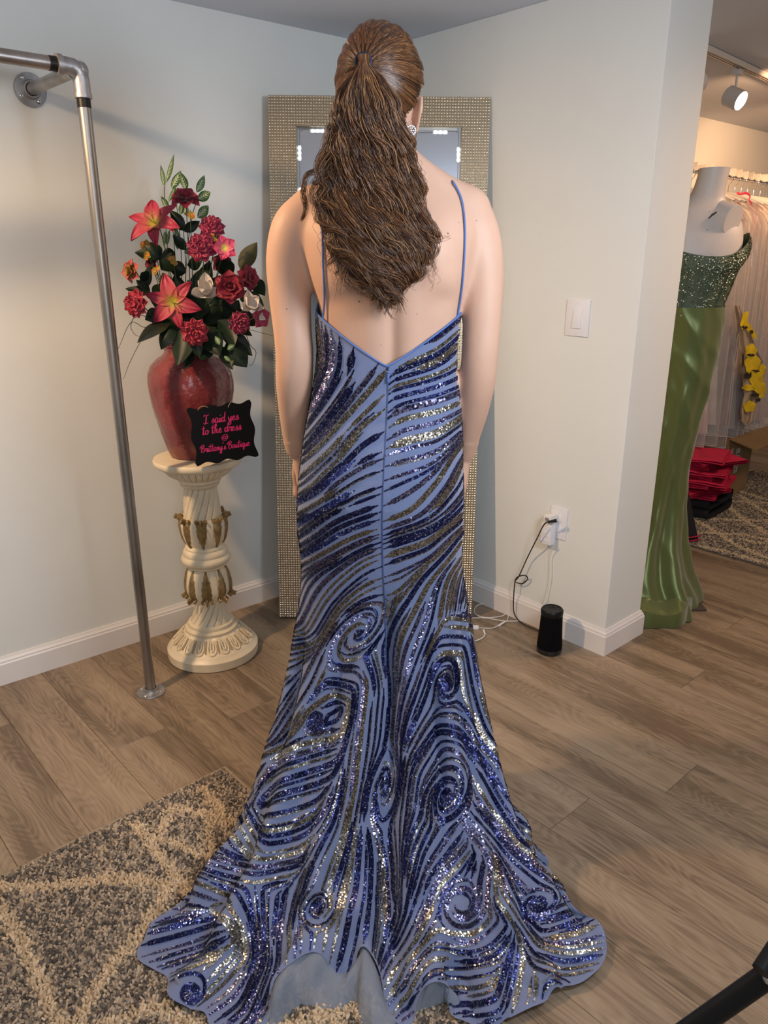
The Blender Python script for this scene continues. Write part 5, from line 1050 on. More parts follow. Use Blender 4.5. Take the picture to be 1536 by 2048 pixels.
body_me.vertices.foreach_set('co', BVt.astype(np.float32).ravel()); body_me.update()
body_me.materials.clear(); body_me.materials.append(M_skin)
body_me.polygons.foreach_set('use_smooth', [True]*len(body_me.polygons))
body = link('body', body_me, woman)
from mathutils.bvhtree import BVHTree
bvh = BVHTree.FromPolygons([tuple(v) for v in BVt], [tuple(p.vertices) for p in body_me.polygons])
def onbody(x, y, off=0.0):      # where the line of sight of a photo point meets the skin
    o_ = Vector(rel((0, 0, CAM_H))); d3 = ray(x, y); dd = Vector((d3@Rt, d3@Hd, d3[2])).normalized(); h_ = bvh.ray_cast(o_, dd)
    return (h_[0]+h_[1]*off, h_[1]) if h_[0] is not None else (None, None)
M_mole = mat('mole', (0.16, 0.07, 0.045), 0.6)
for (x, y, r) in ((896, 467, .0017), (953, 441, .0010), (918, 445, .0009), (718, 603, .0016), (573, 618, .0013), (783, 631, .0013), (834, 628, .0010), (762, 690, .0009), (812, 612, .0010), (742, 588, .0012), (790, 600, .0009)):
    p, n = onbody(x, y)
    if p is not None: g = G(); g.ball((0, 0, 0), (r, r, r*0.35), 8, 6); g.xf(Matrix.Translation(p) @ n.to_track_quat('Z', 'Y').to_matrix().to_4x4()); obj('mole', g, M_mole, body)
for s in (-1, 1):
    e = rel(hd((s*.031, .0765, .006))); g = G(); g.ball((0, 0, 0), 0.0115, 16, 12); eb = obj('eye', g, mat('eye_white', (.8, .78, .75), .2), woman, loc=tuple(e))
    g = G(); v = HR @ np.array([0, .0098, 0]); g.ball(tuple(v), (.0052, .0025, .0052), 12, 8); obj('iris', g, mat('iris', (.07, .045, .03), .15), eb)
    g = G(); g.tube([tuple(rel(hd((s*.016, .088, .030)))), tuple(rel(hd((s*.031, .088, .035)))), tuple(rel(hd((s*.046, .074, .030))))], [.0022, .0026, .0014], 8); obj('eyebrow', g, mat('brow', (.05, .03, .02), .7), woman)
g = G(); g.tube([tuple(rel(hd((-.017, .0905, -.0635)))), tuple(rel(hd((0, .1, -.0628)))), tuple(rel(hd((.017, .0905, -.0635))))], [.003, .0055, .003], 8, ell=0.7); obj('lips', g, mat('lips', (.5, .12, .12), .4), woman)
# earring
er = thing  # (kept as a part of the woman)
ep = rel(loc3(atD(822, 261, 1.575))); M_cry = mat('crystal', (0.9, 0.93, 0.97), 0.05, 0.6, coat=0.5)
g = G()
for k in range(14):
    a = 2*PI*k/14; g.ball(tuple(ep+np.array([.0085*math.cos(a), 0.003*math.sin(a), .0085*math.sin(a)])), 0.0021, 6, 4)
for k in range(6): a = 2*PI*k/6; g.ball(tuple(ep+np.array([.0045*math.cos(a), 0, .0045*math.sin(a)])), 0.0018, 6, 4)
g.ball(tuple(ep), .0025, 8, 6); g.tube([tuple(ep+np.array([0, 0, .0085])), tuple(ep+np.array([.001, .002, .017]))], .0006, 5); obj('earring', g, M_cry, woman)
# ------------------------------------------------------------------ gown
NI, NJ = 420, 300; phi = np.arange(NI)/NI*2*PI; sph, cph = np.sin(phi), np.cos(phi); pd = np.degrees((phi+PI) % (2*PI)-PI)
M_net = mat('periwinkle_net', (0.15, 0.195, 0.36), 0.55, var=0.06, vscale=30, bump=0.6, bscale=1500, sheen=0.4)
# outline of the bodice and hips: photo rows (y, left x, right x)
out = [(600, 636, 921), (625, 634, 920), (660, 634, 916), (700, 636, 912), (740, 633, 912), (780, 627, 916), (820, 619, 920), (880, 608, 924), (950, 599, 925), (1000, 597, 925), (1060, 599, 924), (1110, 604, 922), (1150, 604, 926), (1190, 600, 932), (1235, 592, 942)]
oz, ol, orr = [], [], []
for y, a, b in out:
    qa, qb = loc3(atD(a, y, 1.6)), loc3(atD(b, y, 1.6)); oz.append(qa[2]); ol.append(qa[0]); orr.append(qb[0])
oz, ol, orr = np.array(oz)[::-1], np.array(ol)[::-1], np.array(orr)[::-1]
zk = 0.66
Lz = lambda z: np.interp(z, oz, ol); Rz = lambda z: np.interp(z, oz, orr)
bk = lambda z: np.interp(z, [.60, .70, .80, .88, .94, 1.0, 1.06, 1.13, 1.20, 1.27, 1.40], [.110, .108, .118, .128, .126, .116, .102, .094, .098, .106, .112])
fr_ = lambda z: np.interp(z, [.60, .80, .90, 1.0, 1.1, 1.2, 1.27, 1.33, 1.4], [.10, .11, .112, .105, .098, .10, .118, .128, .108])
ztop = np.where(np.abs(pd) <= 90, 1.171+0.098*np.abs(sph)**1.0, np.interp(np.abs(pd), [90, 120, 150, 180], [1.269, 1.335, 1.375, 1.35]))
def ring(z):     # z: array (NI,) -> points
    cl = (Lz(z)+Rz(z))/2; a = (Rz(z)-Lz(z))/2; dep = np.where(cph > 0, bk(z), fr_(z)); q = 2.25
    s = np.sign(sph)*np.abs(sph)**(2/q); c = np.sign(cph)*np.abs(cph)**(2/q)
    return np.stack([cl+a*s, 1.592-dep*c, z], -1)
# hem: (phi deg, pixel x, pixel y, height) on the visible side; (phi, lat, fwd, z) elsewhere
hemv = [(-100, 430, 1745, .02), (-90, 397, 1768, .022), (-80, 364, 1800, .026), (-72, 308, 1853, .022), (-66, 272, 1900, .016), (-62, 276, 1930, .012), (-58, 306, 1942, .018), (-54, 336, 1950, .020), (-50, 336, 1985, .012), (-46, 346, 2012, .010), (-42, 386, 2022, .012), (-37, 408, 2032, .014), (-33, 418, 2055, .012), (-28, 440, 2085, .012), (-24, 500, 2090, .012), (-20, 545, 1985, .045), (-16, 585, 1925, .070), (-13, 622, 1900, .080), (-10.5, 648, 1912, .065), (-8, 672, 1964, .035), (-5.5, 702, 1958, .035), (-3.5, 714, 1893, .075), (-1, 732, 1888, .080), (1.5, 750, 1925, .06), (4, 762, 1985, .03), (7, 790, 2060, .012), (11, 812, 2065, .012), (14, 826, 1996, .045), (17, 862, 1966, .065), (20, 892, 1964, .065), (23, 918, 1972, .055), (26, 928, 2050, .014), (30, 975, 2075, .012), (35, 1010, 2040, .012), (40, 1060, 2022, .012), (45, 1090, 2006, .020), (49, 1108, 1974, .030), (53, 1135, 1966, .030), (57, 1171, 1976, .014), (61, 1200, 1946, .012), (65, 1215, 1905, .014), (69, 1208, 1872, .020), (73, 1188, 1832, .028), (77, 1150, 1808, .030), (81, 1097, 1777, .026), (85, 1060, 1762, .020), (88, 1052, 1757, .016), (91, 1086, 1750, .012), (94, 1095, 1738, .016), (98, 1084, 1706, .026)]
H_ = [(p,)+tuple(loc3(onz(x, y, z))[:2])+(z,) for p, x, y, z in hemv]
H_ += [(-180, .0, 1.80, .012), (-160, -.09, 1.79, .012), (-140, -.19, 1.72, .012), (-122, -.29, 1.60, .012), (-110, -.355, 1.47, .018), (108, .36, 1.53, .012), (120, .33, 1.62, .012), (140, .22, 1.74, .012), (160, .10, 1.79, .012), (180, .0, 1.80, .012)]
H_.sort(); H_ = np.array(H_); hem = np.stack([np.interp(pd, H_[:, 0], H_[:, k]) for k in (1, 2, 3)], -1)
def smc(a, n):
    for _ in range(n): a = (np.roll(a, 1, 0)+2*a+np.roll(a, -1, 0))/4
    return a
hem = smc(hem, 3); hsm = smc(hem.copy(), 70)
NU = 150; S = np.zeros((NI, NJ, 3))
for j in range(NU+1):
    s = j/NU; S[:, j] = ring(ztop*(1-s)+zk*s)
K = S[:, NU].copy(); Kt = (S[:, NU]-S[:, NU-4])/np.linalg.norm(S[:, NU]-S[:, NU-4], axis=1)[:, None]
hor = hsm-K; hor[:, 2] = 0; hd_ = np.linalg.norm(hor, axis=1)[:, None]; hu = hor/hd_
P1 = K+Kt*0.30+hu*hd_*0.02; side = np.clip(np.abs(sph), 0, 1)[:, None]
P2 = hsm-hu*hd_*(0.52+0.10*side)+np.array([0, 0, 1.0])*(0.06+0.01*side)
P3 = hsm.copy()
for j in range(NU+1, NJ):
    s = (j-NU)/(NJ-1-NU); B = (1-s)**3*K+3*(1-s)**2*s*P1+3*(1-s)*s*s*P2+s**3*P3
    w_ = max(0, (s-0.62)/0.38)**1.5; B = B*(1)+ (hem-hsm)*w_; S[:, j] = B
# folds: creases (deg, start row s, depth, width deg)
def normals(S):
    di = np.roll(S, -1, 0)-np.roll(S, 1, 0); dj = np.zeros_like(S); dj[:, 1:-1] = S[:, 2:]-S[:, :-2]; dj[:, 0] = S[:, 1]-S[:, 0]; dj[:, -1] = S[:, -1]-S[:, -2]
    n = np.cross(dj, di); n /= (np.linalg.norm(n, axis=2)[:, :, None]+1e-12); return n
N0 = normals(S)
sgn = np.sign((N0[0, 60]*np.array([0, -1, 0])).sum()); N0 *= sgn
disp = np.zeros((NI, NJ)); jj = np.arange(NJ)[None, :]; tt = np.clip((jj-NU)/(NJ-1-NU), -1, 1); z_all = S[:, :, 2]
cre = [(1, -0.12, .026, 5.0, 2), (-22, .02, .020, 6, -4), (-40, .12, .020, 7, 4), (-62, .0, .018, 7, 2), (-84, -.02, .018, 6, 0), (24, .06, .022, 6, 6), (44, .02, .022, 6, 4), (62, -.02, .018, 6, -2), (80, .0, .018, 6, 0), (-104, .1, .015, 8, 0), (104, .1, .015, 8, 0), (-130, .1, .015, 9, 0), (130, .1, .015, 9, 0), (160, .1, .015, 9, 0), (-160, .1, .015, 9, 0), (12, .38, .014, 4, 5), (-11, .34, .014, 4, -3), (-31, .45, .014, 4, 0), (34, .42, .014, 4, 3), (53, .5, .012, 3.5, 2), (-52, .45, .012, 4, 0), (-73, .4, .012, 4, 0), (71, .4, .012, 4, 0)]
pdc = pd[:, None]
for c0_, s0, dep, wd, dr_ in cre:
    cc_ = c0_+dr_*np.sin(np.clip(tt, 0, 1)*2.6); dd = (pdc-cc_+180) % 360-180; st = np.clip((tt-s0)/0.30, 0, 1); st = st*st*(3-2*st); fl_ = 1-0.45*np.clip((tt-0.75)/0.25, 0, 1)
    disp -= dep*1.35*st*fl_*np.exp(-(np.abs(dd)/wd)**1.5); disp += dep*0.35*st*fl_*(np.exp(-((dd-wd*2.0)/(wd*1.1))**2)+np.exp(-((dd+wd*2.0)/(wd*1.1))**2))
X_, Y_ = S[:, :, 0], S[:, :, 1]; rp = np.clip((tt-0.50)/0.35, 0, 1)
disp += rp*(0.0075*np.sin(30*X_+24*Y_)+0.0075*np.sin(-27*X_+36*Y_+1)+0.005*np.sin(58*X_-17*Y_+2)+0.004*np.sin(75*Y_+20*X_))
disp += 0.010*np.clip((tt-0.35)/0.4, 0, 1)*np.sin(pdc*0.40+2*np.sin(jj*0.03))
disp += 0.0012*np.sin(pdc/9+jj*0.10)*np.clip(tt+1, 0, 1)
disp += 0.010*np.clip((tt-0.55)/0.3, 0, 1)*np.sin(pdc*0.21+jj*0.07)*np.sin(jj*0.13+pdc*0.05)
S = S+N0*disp[:, :, None]
S[:, :, 2] = np.where(S[:, :, 2] < 0.020, 0.020-0.003*np.exp(-np.maximum(0, 0.020-S[:, :, 2])/0.01), S[:, :, 2])
N0 = normals(S)*sgn
idx = np.arange(NI*NJ).reshape(NI, NJ); a = idx[:, :-1]; b = np.roll(idx, -1, 0)[:, :-1]; c = np.roll(idx, -1, 0)[:, 1:]; d = idx[:, 1:]
FQ = np.stack([a, d, c, b], -1).reshape(-1, 4)
gm_ = np_mesh('gown', rel(S.reshape(-1, 3)), FQ, True, [M_net]); gown = link('gown', gm_, woman); gown['label'] = 'periwinkle blue floor-length gown with swirling sequin stripes and a long train'
# lining: sheer tulle ruffle under the hem
M_tul = mat('grey_blue_tulle', (0.30, 0.35, 0.44), 0.6, alpha=0.66, bump=0.8, bscale=900)
hl = [(-180, .0, 1.78, .010), (-110, -.33, 1.45, .010), (-70, -.46, 1.24, .008), (-45, -.38, 1.09, .008)]+[(p,)+tuple(loc3(onz(x, y, z))[:2])+(z,) for p, x, y, z in ((-34, 430, 2050, .008), (-24, 505, 2085, .008), (-19, 560, 2050, .008), (-14, 600, 2010, .010), (-10, 640, 2016, .012), (-7, 680, 2022, .010), (-4, 712, 2002, .010), (-1.5, 716, 2040, .008), (3, 755, 2090, .008), (10, 810, 2050, .008), (14, 822, 2028, .008), (18, 850, 2018, .012), (21, 885, 2006, .012), (24, 912, 2003, .010), (30, 975, 2060, .008))]+[(45, .28, 1.09, .008), (65, .44, 1.2, .008), (90, .32, 1.40, .008), (120, .28, 1.6, .010), (180, 0, 1.78, .010)]
hl = np.array(sorted(hl)); hb = np.stack([np.interp(pd, hl[:, 0], hl[:, k]) for k in (1, 2, 3)], -1)
nl_ = 8; LV = np.zeros((NI, nl_, 3)); top_ = S[:, -4]-N0[:, -4]*0.004; top_[:, 2] = np.maximum(top_[:, 2]-0.003, 0.012)
for k in range(nl_):
    s = k/(nl_-1); p = top_*(1-s)+hb*s; p[:, 2] += 0.020*math.sin(PI*s)*(top_[:, 2] > .03); p = p+N0[:, -4]*(0.010*np.sin(np.arange(NI)*0.9+s*2)+0.006*np.sin(np.arange(NI)*0.37-s*3))[:, None]*math.sin(PI*s); LV[:, k] = p
LV = smc(LV, 1); LV[:, :, 2] = np.maximum(LV[:, :, 2], 0.0085)
idl = np.arange(NI*nl_).reshape(NI, nl_); FL = np.stack([idl[:, :-1], idl[:, 1:], np.roll(idl, -1, 0)[:, 1:], np.roll(idl, -1, 0)[:, :-1]], -1).reshape(-1, 4)
link('lining', np_mesh('lining', rel(LV.reshape(-1, 3)), FL, True, [M_tul]), gown)['label'] = 'sheer grey blue tulle lining'
M_trim = mat('blue_binding', (0.09, 0.17, 0.44), 0.45)
g = G(); TP = [tuple(rel(S[i % NI, 0]+N0[i % NI, 0]*0.001)) for i in range(0, NI+1, 3)]; g.tube(TP, 0.0020, 8, cap=False); obj('neckline_binding', g, M_trim, gown)
# spaghetti straps, following the skin
def strap(px, front):
    P = []
    for x, y in px:
        p, n = onbody(x, y, 0.0030)
        if p is not None: P.append(np.array(p))
    i0 = int(np.argmin(np.linalg.norm(rel(S[:, 0])-P[0], axis=1))); P = [rel(S[i0, 0])]+P[1:]+[rel(q) for q in front]
    g = G(); g.tube([tuple(p) for p in smooth_path(P, 5)], 0.0020, 8); obj('strap', g, M_trim, gown)
strap([(914, 622), (918, 600), (923, 560), (926, 520), (928, 480), (927, 440), (923, 405), (915, 382), (905, 366)], [(0.128, 1.60, 1.512), (0.122, 1.635, 1.495), (0.112, 1.675, 1.44), (0.10, 1.70, 1.38)])
strap([(652, 632), (651, 600), (650, 560), (648, 520), (647, 480), (644, 450), (641, 420), (638, 400), (642, 385)], [(-0.110, 1.60, 1.512), (-0.102, 1.635, 1.495), (-0.092, 1.675, 1.44), (-0.08, 1.70, 1.38)])
# centre back seam with its concealed zip
i0 = int(np.argmin(np.abs(pd-1.0)))
g = G(); g.tube([tuple(rel(S[i0, j]+N0[i0, j]*0.0016)) for j in range(0, 175, 3)], 0.0011, 6); obj('zip_seam', g, mat('seam_navy', (.05, .09, .26), .6), gown)  # thin dark blue line along the seam
zp = rel(S[i0, 4]+N0[i0, 4]*0.004); g = G(); g.box(tuple(zp+np.array([-.0022, -.0015, -.019])), tuple(zp+np.array([.0022, .0015, .002])), 0.001); g.ball(tuple(zp+np.array([0, -.001, .001])), .003, 8, 6); obj('zip_pull', g, M_trim, gown)
# ------------------------------------------------------------------ flow of the sequin stripes
SX, SY = pxof(S); mir = (NI//2-np.arange(NI)) % NI; front = np.abs(pd) > 90
SXm, SYm = SX.copy(), SY.copy(); SXm[front] = SX[mir[front]]; SYm[front] = SY[mir[front]]
def ddi(A): return (np.roll(A, -1, 0)-np.roll(A, 1, 0))/2
def ddj(A): B = np.zeros_like(A); B[:, 1:-1] = (A[:, 2:]-A[:, :-2])/2; B[:, 0] = A[:, 1]-A[:, 0]; B[:, -1] = A[:, -1]-A[:, -2]; return B
Si, Sj = ddi(S), ddj(S); gi = np.linalg.norm(Si, axis=2)+1e-9; e1 = Si/gi[..., None]; pj1 = (Sj*e1).sum(2); e2 = Sj-e1*pj1[..., None]; g2_ = np.linalg.norm(e2, axis=2)+1e-9; e2 = e2/g2_[..., None]
p1x, p1y = ddi(SX)/gi, ddi(SY)/gi; p2x = (ddj(SX)-p1x*pj1)/g2_; p2y = (ddj(SY)-p1y*pj1)/g2_
for A in (p1x, p1y, p2x, p2y): A[front] = A[mir[front]]*1.0
p1x[front] *= -1; p1y[front] *= -1; p1x[front] *= -1; p1y[front] *= -1
D_ = """850 700 25;820 960 15;800 985 30;840 1000 50;830 940 10;850 970 50;800 1030 20;850 760 15;850 830 8;850 880 8;900 860 35;900 900 50;860 900 15;905 700 42;880 800 15;830 780 12;900 780 25;640 660 97;655 690 95;670 700 97;650 740 75;650 760 60;700 720 82;690 780 55;650 830 52;740 720 60;740 760 52;740 800 45;720 850 45;700 900 60;640 880 45;620 920 35;650 960 50;620 1000 25;700 950 30;740 900 25;700 960 35;740 960 15;770 850 35;775 930 12;860 1000 60;890 950 60;900 1000 50;905 940 70;860 1040 22;820 1060 14;900 1050 35;740 1020 20;700 1040 20;650 1060 40;620 1100 28;700 1080 25;740 1060 15;640 1120 25;700 1120 35;750 1110 20;830 1110 15;880 1100 40;905 1100 60;650 1180 50;700 1160 45;740 1180 30;770 1170 12;860 1150 50;830 1190 60;900 1190 82;600 1200 75;600 1280 5;590 1320 10;560 1350 40;620 1350 72;640 1250 62;640 1330 68;600 1400 62;560 1450 60;530 1560 65;620 1220 60;680 1350 -8;680 1385 -20;640 1400 40;660 1460 0;640 1500 15;620 1550 15;600 1600 10;640 1540 15;560 1560 15;570 1510 20;720 1400 82;700 1450 78;740 1450 88;720 1500 84;750 1500 84;690 1550 86;680 1600 78;770 1350 95;745 1330 118;785 1300 80;790 1450 85;800 1600 85;785 1520 85;830 1250 60;850 1300 66;830 1350 70;860 1400 70;840 1450 65;860 1250 80;880 1210 85;905 1250 -8;905 1290 0;900 1430 -12;900 1460 -15;850 1500 55;870 1450 42;960 1400 -75;950 1300 -80;1000 1560 -60;960 1500 -50;1020 1640 -60;980 1660 -45;940 1450 -70;930 1350 -80;500 1680 -60;515 1650 -70;540 1650 10;560 1680 8;480 1740 -12;540 1760 12;420 1800 -22;400 1850 12;470 1830 -50;500 1860 -80;530 1880 -85;420 1880 30;360 1900 15;310 1900 15;460 1950 45;330 1940 20;440 2010 35;500 1970 70;560 1720 8;520 1800 -85;560 1830 80;640 1700 65;660 1750 70;620 1780 72;690 1800 75;730 1750 88;740 1850 85;720 1900 75;780 1700 -72;760 1650 100;790 1800 -80;810 1850 65;830 1800 70;840 1900 50;800 1950 60;570 1900 88;560 1960 70;900 1720 45;880 1690 55;960 1770 70;985 1750 72;900 1900 -15;940 1930 0;980 1910 20;1000 1880 45;920 1990 0;960 2010 10;1010 1980 72;1040 1960 82;1020 1900 80;1120 1845 20;1160 1855 28;1130 1900 -5;1180 1895 12;1100 1930 -22;1160 1940 15;1050 1880 -50;1000 1700 -48;1040 1730 -40;1070 1725 -35;1000 1760 -62;1030 1820 -55;860 1660 60;820 1700 75;700 1640 80;600 1650 20;640 1640 60"""
F_ = [tuple(map(float, s.split())) for s in D_.split(';')]
SPI = [(718, 1265, 62, 52, 2.1), (632, 1440, 34, 70, 1.3), (893, 1367, 38, 85, 1.6), (893, 1590, 58, 75, 1.7), (768, 1575, 55, 84, 2.4), (636, 1815, 52, 60, 1.2), (925, 1808, 62, 60, 1.2), (1078, 1806, 40, 20, 1.4), (382, 1985, 46, 60, 1.1), (1112, 1985, 34, 60, 1.3), (440, 1815, 26, 30, 1.6)]
X = SXm.ravel(); Y = SYm.ravel(); C2 = np.zeros_like(X); S2 = np.zeros_like(X)
for x, y, an_ in F_:
    w_ = np.exp(-((X-x)**2+(Y-y)**2)/(2*22.0**2))+0.02*np.exp(-((X-x)**2+(Y-y)**2)/(2*70.0**2))+1e-9/(1+((X-x)**2+(Y-y)**2)/1e4); C2 += w_*math.cos(2*math.radians(an_)); S2 += w_*math.sin(2*math.radians(an_))
for x, y, r, an_, rt in SPI:
    ca, sa = math.cos(math.radians(an_)), math.sin(math.radians(an_)); u = (X-x)*ca-(Y-y)*sa; v = (X-x)*sa+(Y-y)*ca     # u along major axis (y flipped)
    rr_ = np.sqrt((u/rt)**2+v**2)+1e-6; tu, tv = -v*rt, u/rt; th = np.arctan2(tv, tu)
    th = th+0.30*np.exp(-rr_/r)
    dx_, dy_ = np.cos(th), np.sin(th); ax = dx_*ca+dy_*sa; ay = -dx_*sa+dy_*ca; al = np.arctan2(-ay, ax); w_ = 3.2*np.exp(-(rr_/(r*0.62))**4)
    C2 += w_*np.cos(2*al); S2 += w_*np.sin(2*al)
TH = 0.5*np.arctan2(S2, C2).reshape(NI, NJ); qx, qy = np.cos(TH), -np.sin(TH)
# solve the projected direction for a tangent direction (damped near the silhouette)
a11 = p1x**2+p1y**2; a22 = p2x**2+p2y**2; a12 = p1x*p2x+p1y*p2y; lam = 0.05*(a11+a22)/2; r1 = p1x*qx+p1y*qy; r2 = p2x*qx+p2y*qy
det = (a11+lam)*(a22+lam)-a12**2; va = ((a22+lam)*r1-a12*r2)/det; vb = (-a12*r1+(a11+lam)*r2)/det; nn = np.sqrt(va**2+vb**2)+1e-12; va /= nn; vb /= nn
va[front] *= -1
va[front] *= -1
TI = (va/gi-0*va); TJ = vb/g2_; TI = (va-pj1*TJ)/gi
TI_, TJ_ = TI.tolist(), TJ.tolist(); SL = S.tolist()
cell = 0.008; occ = {}
def near(p, dm):
    cx_, cy_, cz_ = int(p[0]/cell+1000), int(p[1]/cell+1000), int(p[2]/cell); R_ = int((dm+.0075)/cell)+1
    for i in range(cx_-R_, cx_+R_+1):
        for j in range(cy_-R_, cy_+R_+1):
            for k in range(cz_-R_, cz_+R_+1):
                for q in occ.get((i, j, k), ()):
                    if (p[0]-q[0])**2+(p[1]-q[1])**2+(p[2]-q[2])**2 < (dm+q[3])**2: return True
    return False
def spt(fi, fj):
    i = int(fi) % NI; j = min(int(fj), NJ-2); u = fi-math.floor(fi); v = fj-j; a = SL[i][j]; b = SL[(i+1) % NI][j]; c = SL[i][j+1]; d = SL[(i+1) % NI][j+1]
    return [(a[k]*(1-u)+b[k]*u)*(1-v)+(c[k]*(1-u)+d[k]*u)*v for k in range(3)]
STEP = 0.004; lines = []
def trace(fi, fj, sg, dstop):
    pts = []; pi = pj = None
    for _ in range(110):
        i = int(round(fi)) % NI; j = int(round(fj)); ti, tj = TI_[i][j], TJ_[i][j]
        if pi is None: ti *= sg; tj *= sg
        elif ti*pi*GI[i][j]**2+tj*pj*GJ[i][j]**2 < 0: ti = -ti; tj = -tj
        pi, pj = ti, tj; fi2 = fi+ti*STEP; fj2 = fj+tj*STEP
        if fj2 < 0.5 or fj2 > NJ-2: break
        # keep the pattern pieces apart at the centre back seam, as on the gown
        i0s = (fi-SEAM+NI/2) % NI-NI/2; i1s = (fi2-SEAM+NI/2) % NI-NI/2
        if fj < 170 and i0s*i1s < 0 and abs(i0s) < 5: break
        p = spt(fi2, fj2)
        if near(p, dstop): break
        pts.append((fi2, fj2, p)); fi, fj = fi2, fj2
    return pts
GI = gi.tolist(); GJ = g2_.tolist(); SEAM = float(i0)
area = (gi*g2_); pr = (area/area.sum()).ravel(); seeds = rng.choice(NI*NJ, 16000, p=pr, replace=True); jit = rng.uniform(-.5, .5, (16000, 2))
rl = random.Random(5)
for q, sd in enumerate(seeds):
    i, j = divmod(int(sd), NJ)
    if j < 1 or j > NJ-3: continue
    fi, fj = (i+jit[q, 0]) % NI, j+jit[q, 1]; p = spt(fi, fj); back_ = abs(pd[i]) < 125
    ty = rl.random(); wd = rl.choice([0.005, 0.0065, 0.008, 0.0095, 0.012]) if back_ else 0.010; wd = wd*1.25 if (fj < 120 and back_) else wd; dsep = wd/2+rl.choice([.0025, .004, .006]); 
    if near(p, dsep): continue
    dst = wd*0.26+.0004; A = trace(fi, fj, 1, dst); B = trace(fi, fj, -1, dst); pts = B[::-1]+[(fi, fj, p)]+A
    if len(pts) < (15 if fj < 150 else 9): continue
    if rl.random() < .3 and len(pts) > 60: pts = pts[:rl.randint(45, len(pts))]
    for k in range(0, len(pts), 2): pp = pts[k][2]; occ.setdefault((int(pp[0]/cell+1000), int(pp[1]/cell+1000), int(pp[2]/cell)), []).append((pp[0], pp[1], pp[2], wd/2))
    lines.append((pts, wd, 0 if ty < 0.54 else (1 if ty < (0.70 if fj < 120 else 0.82) else 2), back_))
print('stripes', len(lines), sum(len(l[0]) for l in lines))
M_seqn = mat('navy_sequin', (0.03, 0.05, 0.25), 0.25, 0.75, island=[(0, (0.012, 0.014, 0.065)), (0.6, (0.024, 0.032, 0.15)), (0.88, (0.06, 0.07, 0.19)), (1, (0.42, 0.46, 0.62))])
M_seqg = mat('gold_sequin', (0.5, 0.45, 0.35), 0.22, 0.92, island=[(0, (0.14, 0.135, 0.12)), (0.4, (0.32, 0.30, 0.25)), (0.75, (0.55, 0.49, 0.38)), (0.9, (0.60, 0.62, 0.66)), (1, (0.78, 0.62, 0.56))])
M_seqv = mat('violet_sequin', (0.2, 0.2, 0.45), 0.22, 0.88, island=[(0, (0.04, 0.04, 0.13)), (0.4, (0.09, 0.09, 0.22)), (0.75, (0.24, 0.24, 0.40)), (0.92, (0.42, 0.40, 0.58)), (1, (0.55, 0.48, 0.58))])
CC, TT, NNm, MM_, SZ = [], [], [], [], []
rs = np.random.default_rng(3)
for pts, wd, ty, back_ in lines:
    P = np.array([p[2] for p in pts]); fi = np.array([p[0] for p in pts]); fj = np.array([p[1] for p in pts]); n = len(P)
    ii = np.round(fi).astype(int) % NI; jx = np.clip(np.round(fj).astype(int), 0, NJ-1); nr = N0[ii, jx]; T_ = np.gradient(P, axis=0); T_ /= np.linalg.norm(T_, axis=1)[:, None]+1e-9; Bn = np.cross(nr, T_)
    s = np.arange(n)*STEP; L_ = s[-1]; sp1 = 0.0025 if back_ else 0.004; sz = 0.00165 if back_ else 0.0027
    u = np.arange(0, L_, sp1); taper = np.clip(np.minimum(u, L_-u)/0.022, 0.25, 1)
    Pu = np.stack([np.interp(u, s, P[:, k]) for k in range(3)], 1); Nu = np.stack([np.interp(u, s, nr[:, k]) for k in range(3)], 1); Tu = np.stack([np.interp(u, s, T_[:, k]) for k in range(3)], 1); Bu = np.stack([np.interp(u, s, Bn[:, k]) for k in range(3)], 1)
    w_ = wd*taper; kmax = int(wd/(sp1*0.98))+1
    for k in range(kmax):
        o_ = (k+0.5)/kmax*2-1; keep = (w_ > sp1*0.9*abs(o_)*kmax*0.9) | (abs(o_) < 1.01/kmax+.01); off = o_*w_/2
        C = Pu+Bu*off[:, None]; m = keep; CC.append(C[m]); TT.append(Tu[m]); NNm.append(Nu[m])
        # many stripes carry a second tone along one edge
        tcol = ty if not (ty != 1 and kmax >= 3 and k == 0 and (n % 3 == 0)) else 1
        MM_.append(np.full(m.sum(), tcol)); SZ.append(np.full(m.sum(), sz))
CC, TT, NNm, MM_, SZ = map(np.concatenate, (CC, TT, NNm, MM_, SZ)); n = len(CC); print('sequins', n)
NNm /= np.linalg.norm(NNm, axis=1)[:, None]+1e-9
tn = TT+NNm*(0.30+rs.normal(0, .13, n))[:, None]; tn /= np.linalg.norm(tn, axis=1)[:, None]+1e-9; bn = np.cross(NNm, tn)+NNm*rs.normal(0, .15, n)[:, None]; bn /= np.linalg.norm(bn, axis=1)[:, None]+1e-9
c0 = CC+NNm*0.0017; Vq = np.zeros((n, 6, 3)); 
for k in range(6):
    a = PI/6+k*PI/3; Vq[:, k] = c0+(tn*math.cos(a)+bn*math.sin(a))*SZ[:, None]*1.12
Fq = (np.arange(n)*6)[:, None]+np.arange(6)[None, :]
seq = link('sequins', np_mesh('sequins', rel(Vq.reshape(-1, 3)), Fq, False, [M_seqn, M_seqg, M_seqv], MM_), gown, kind='stuff'); seq['label'] = 'navy, gold and violet sequins sewn in swirling stripes'
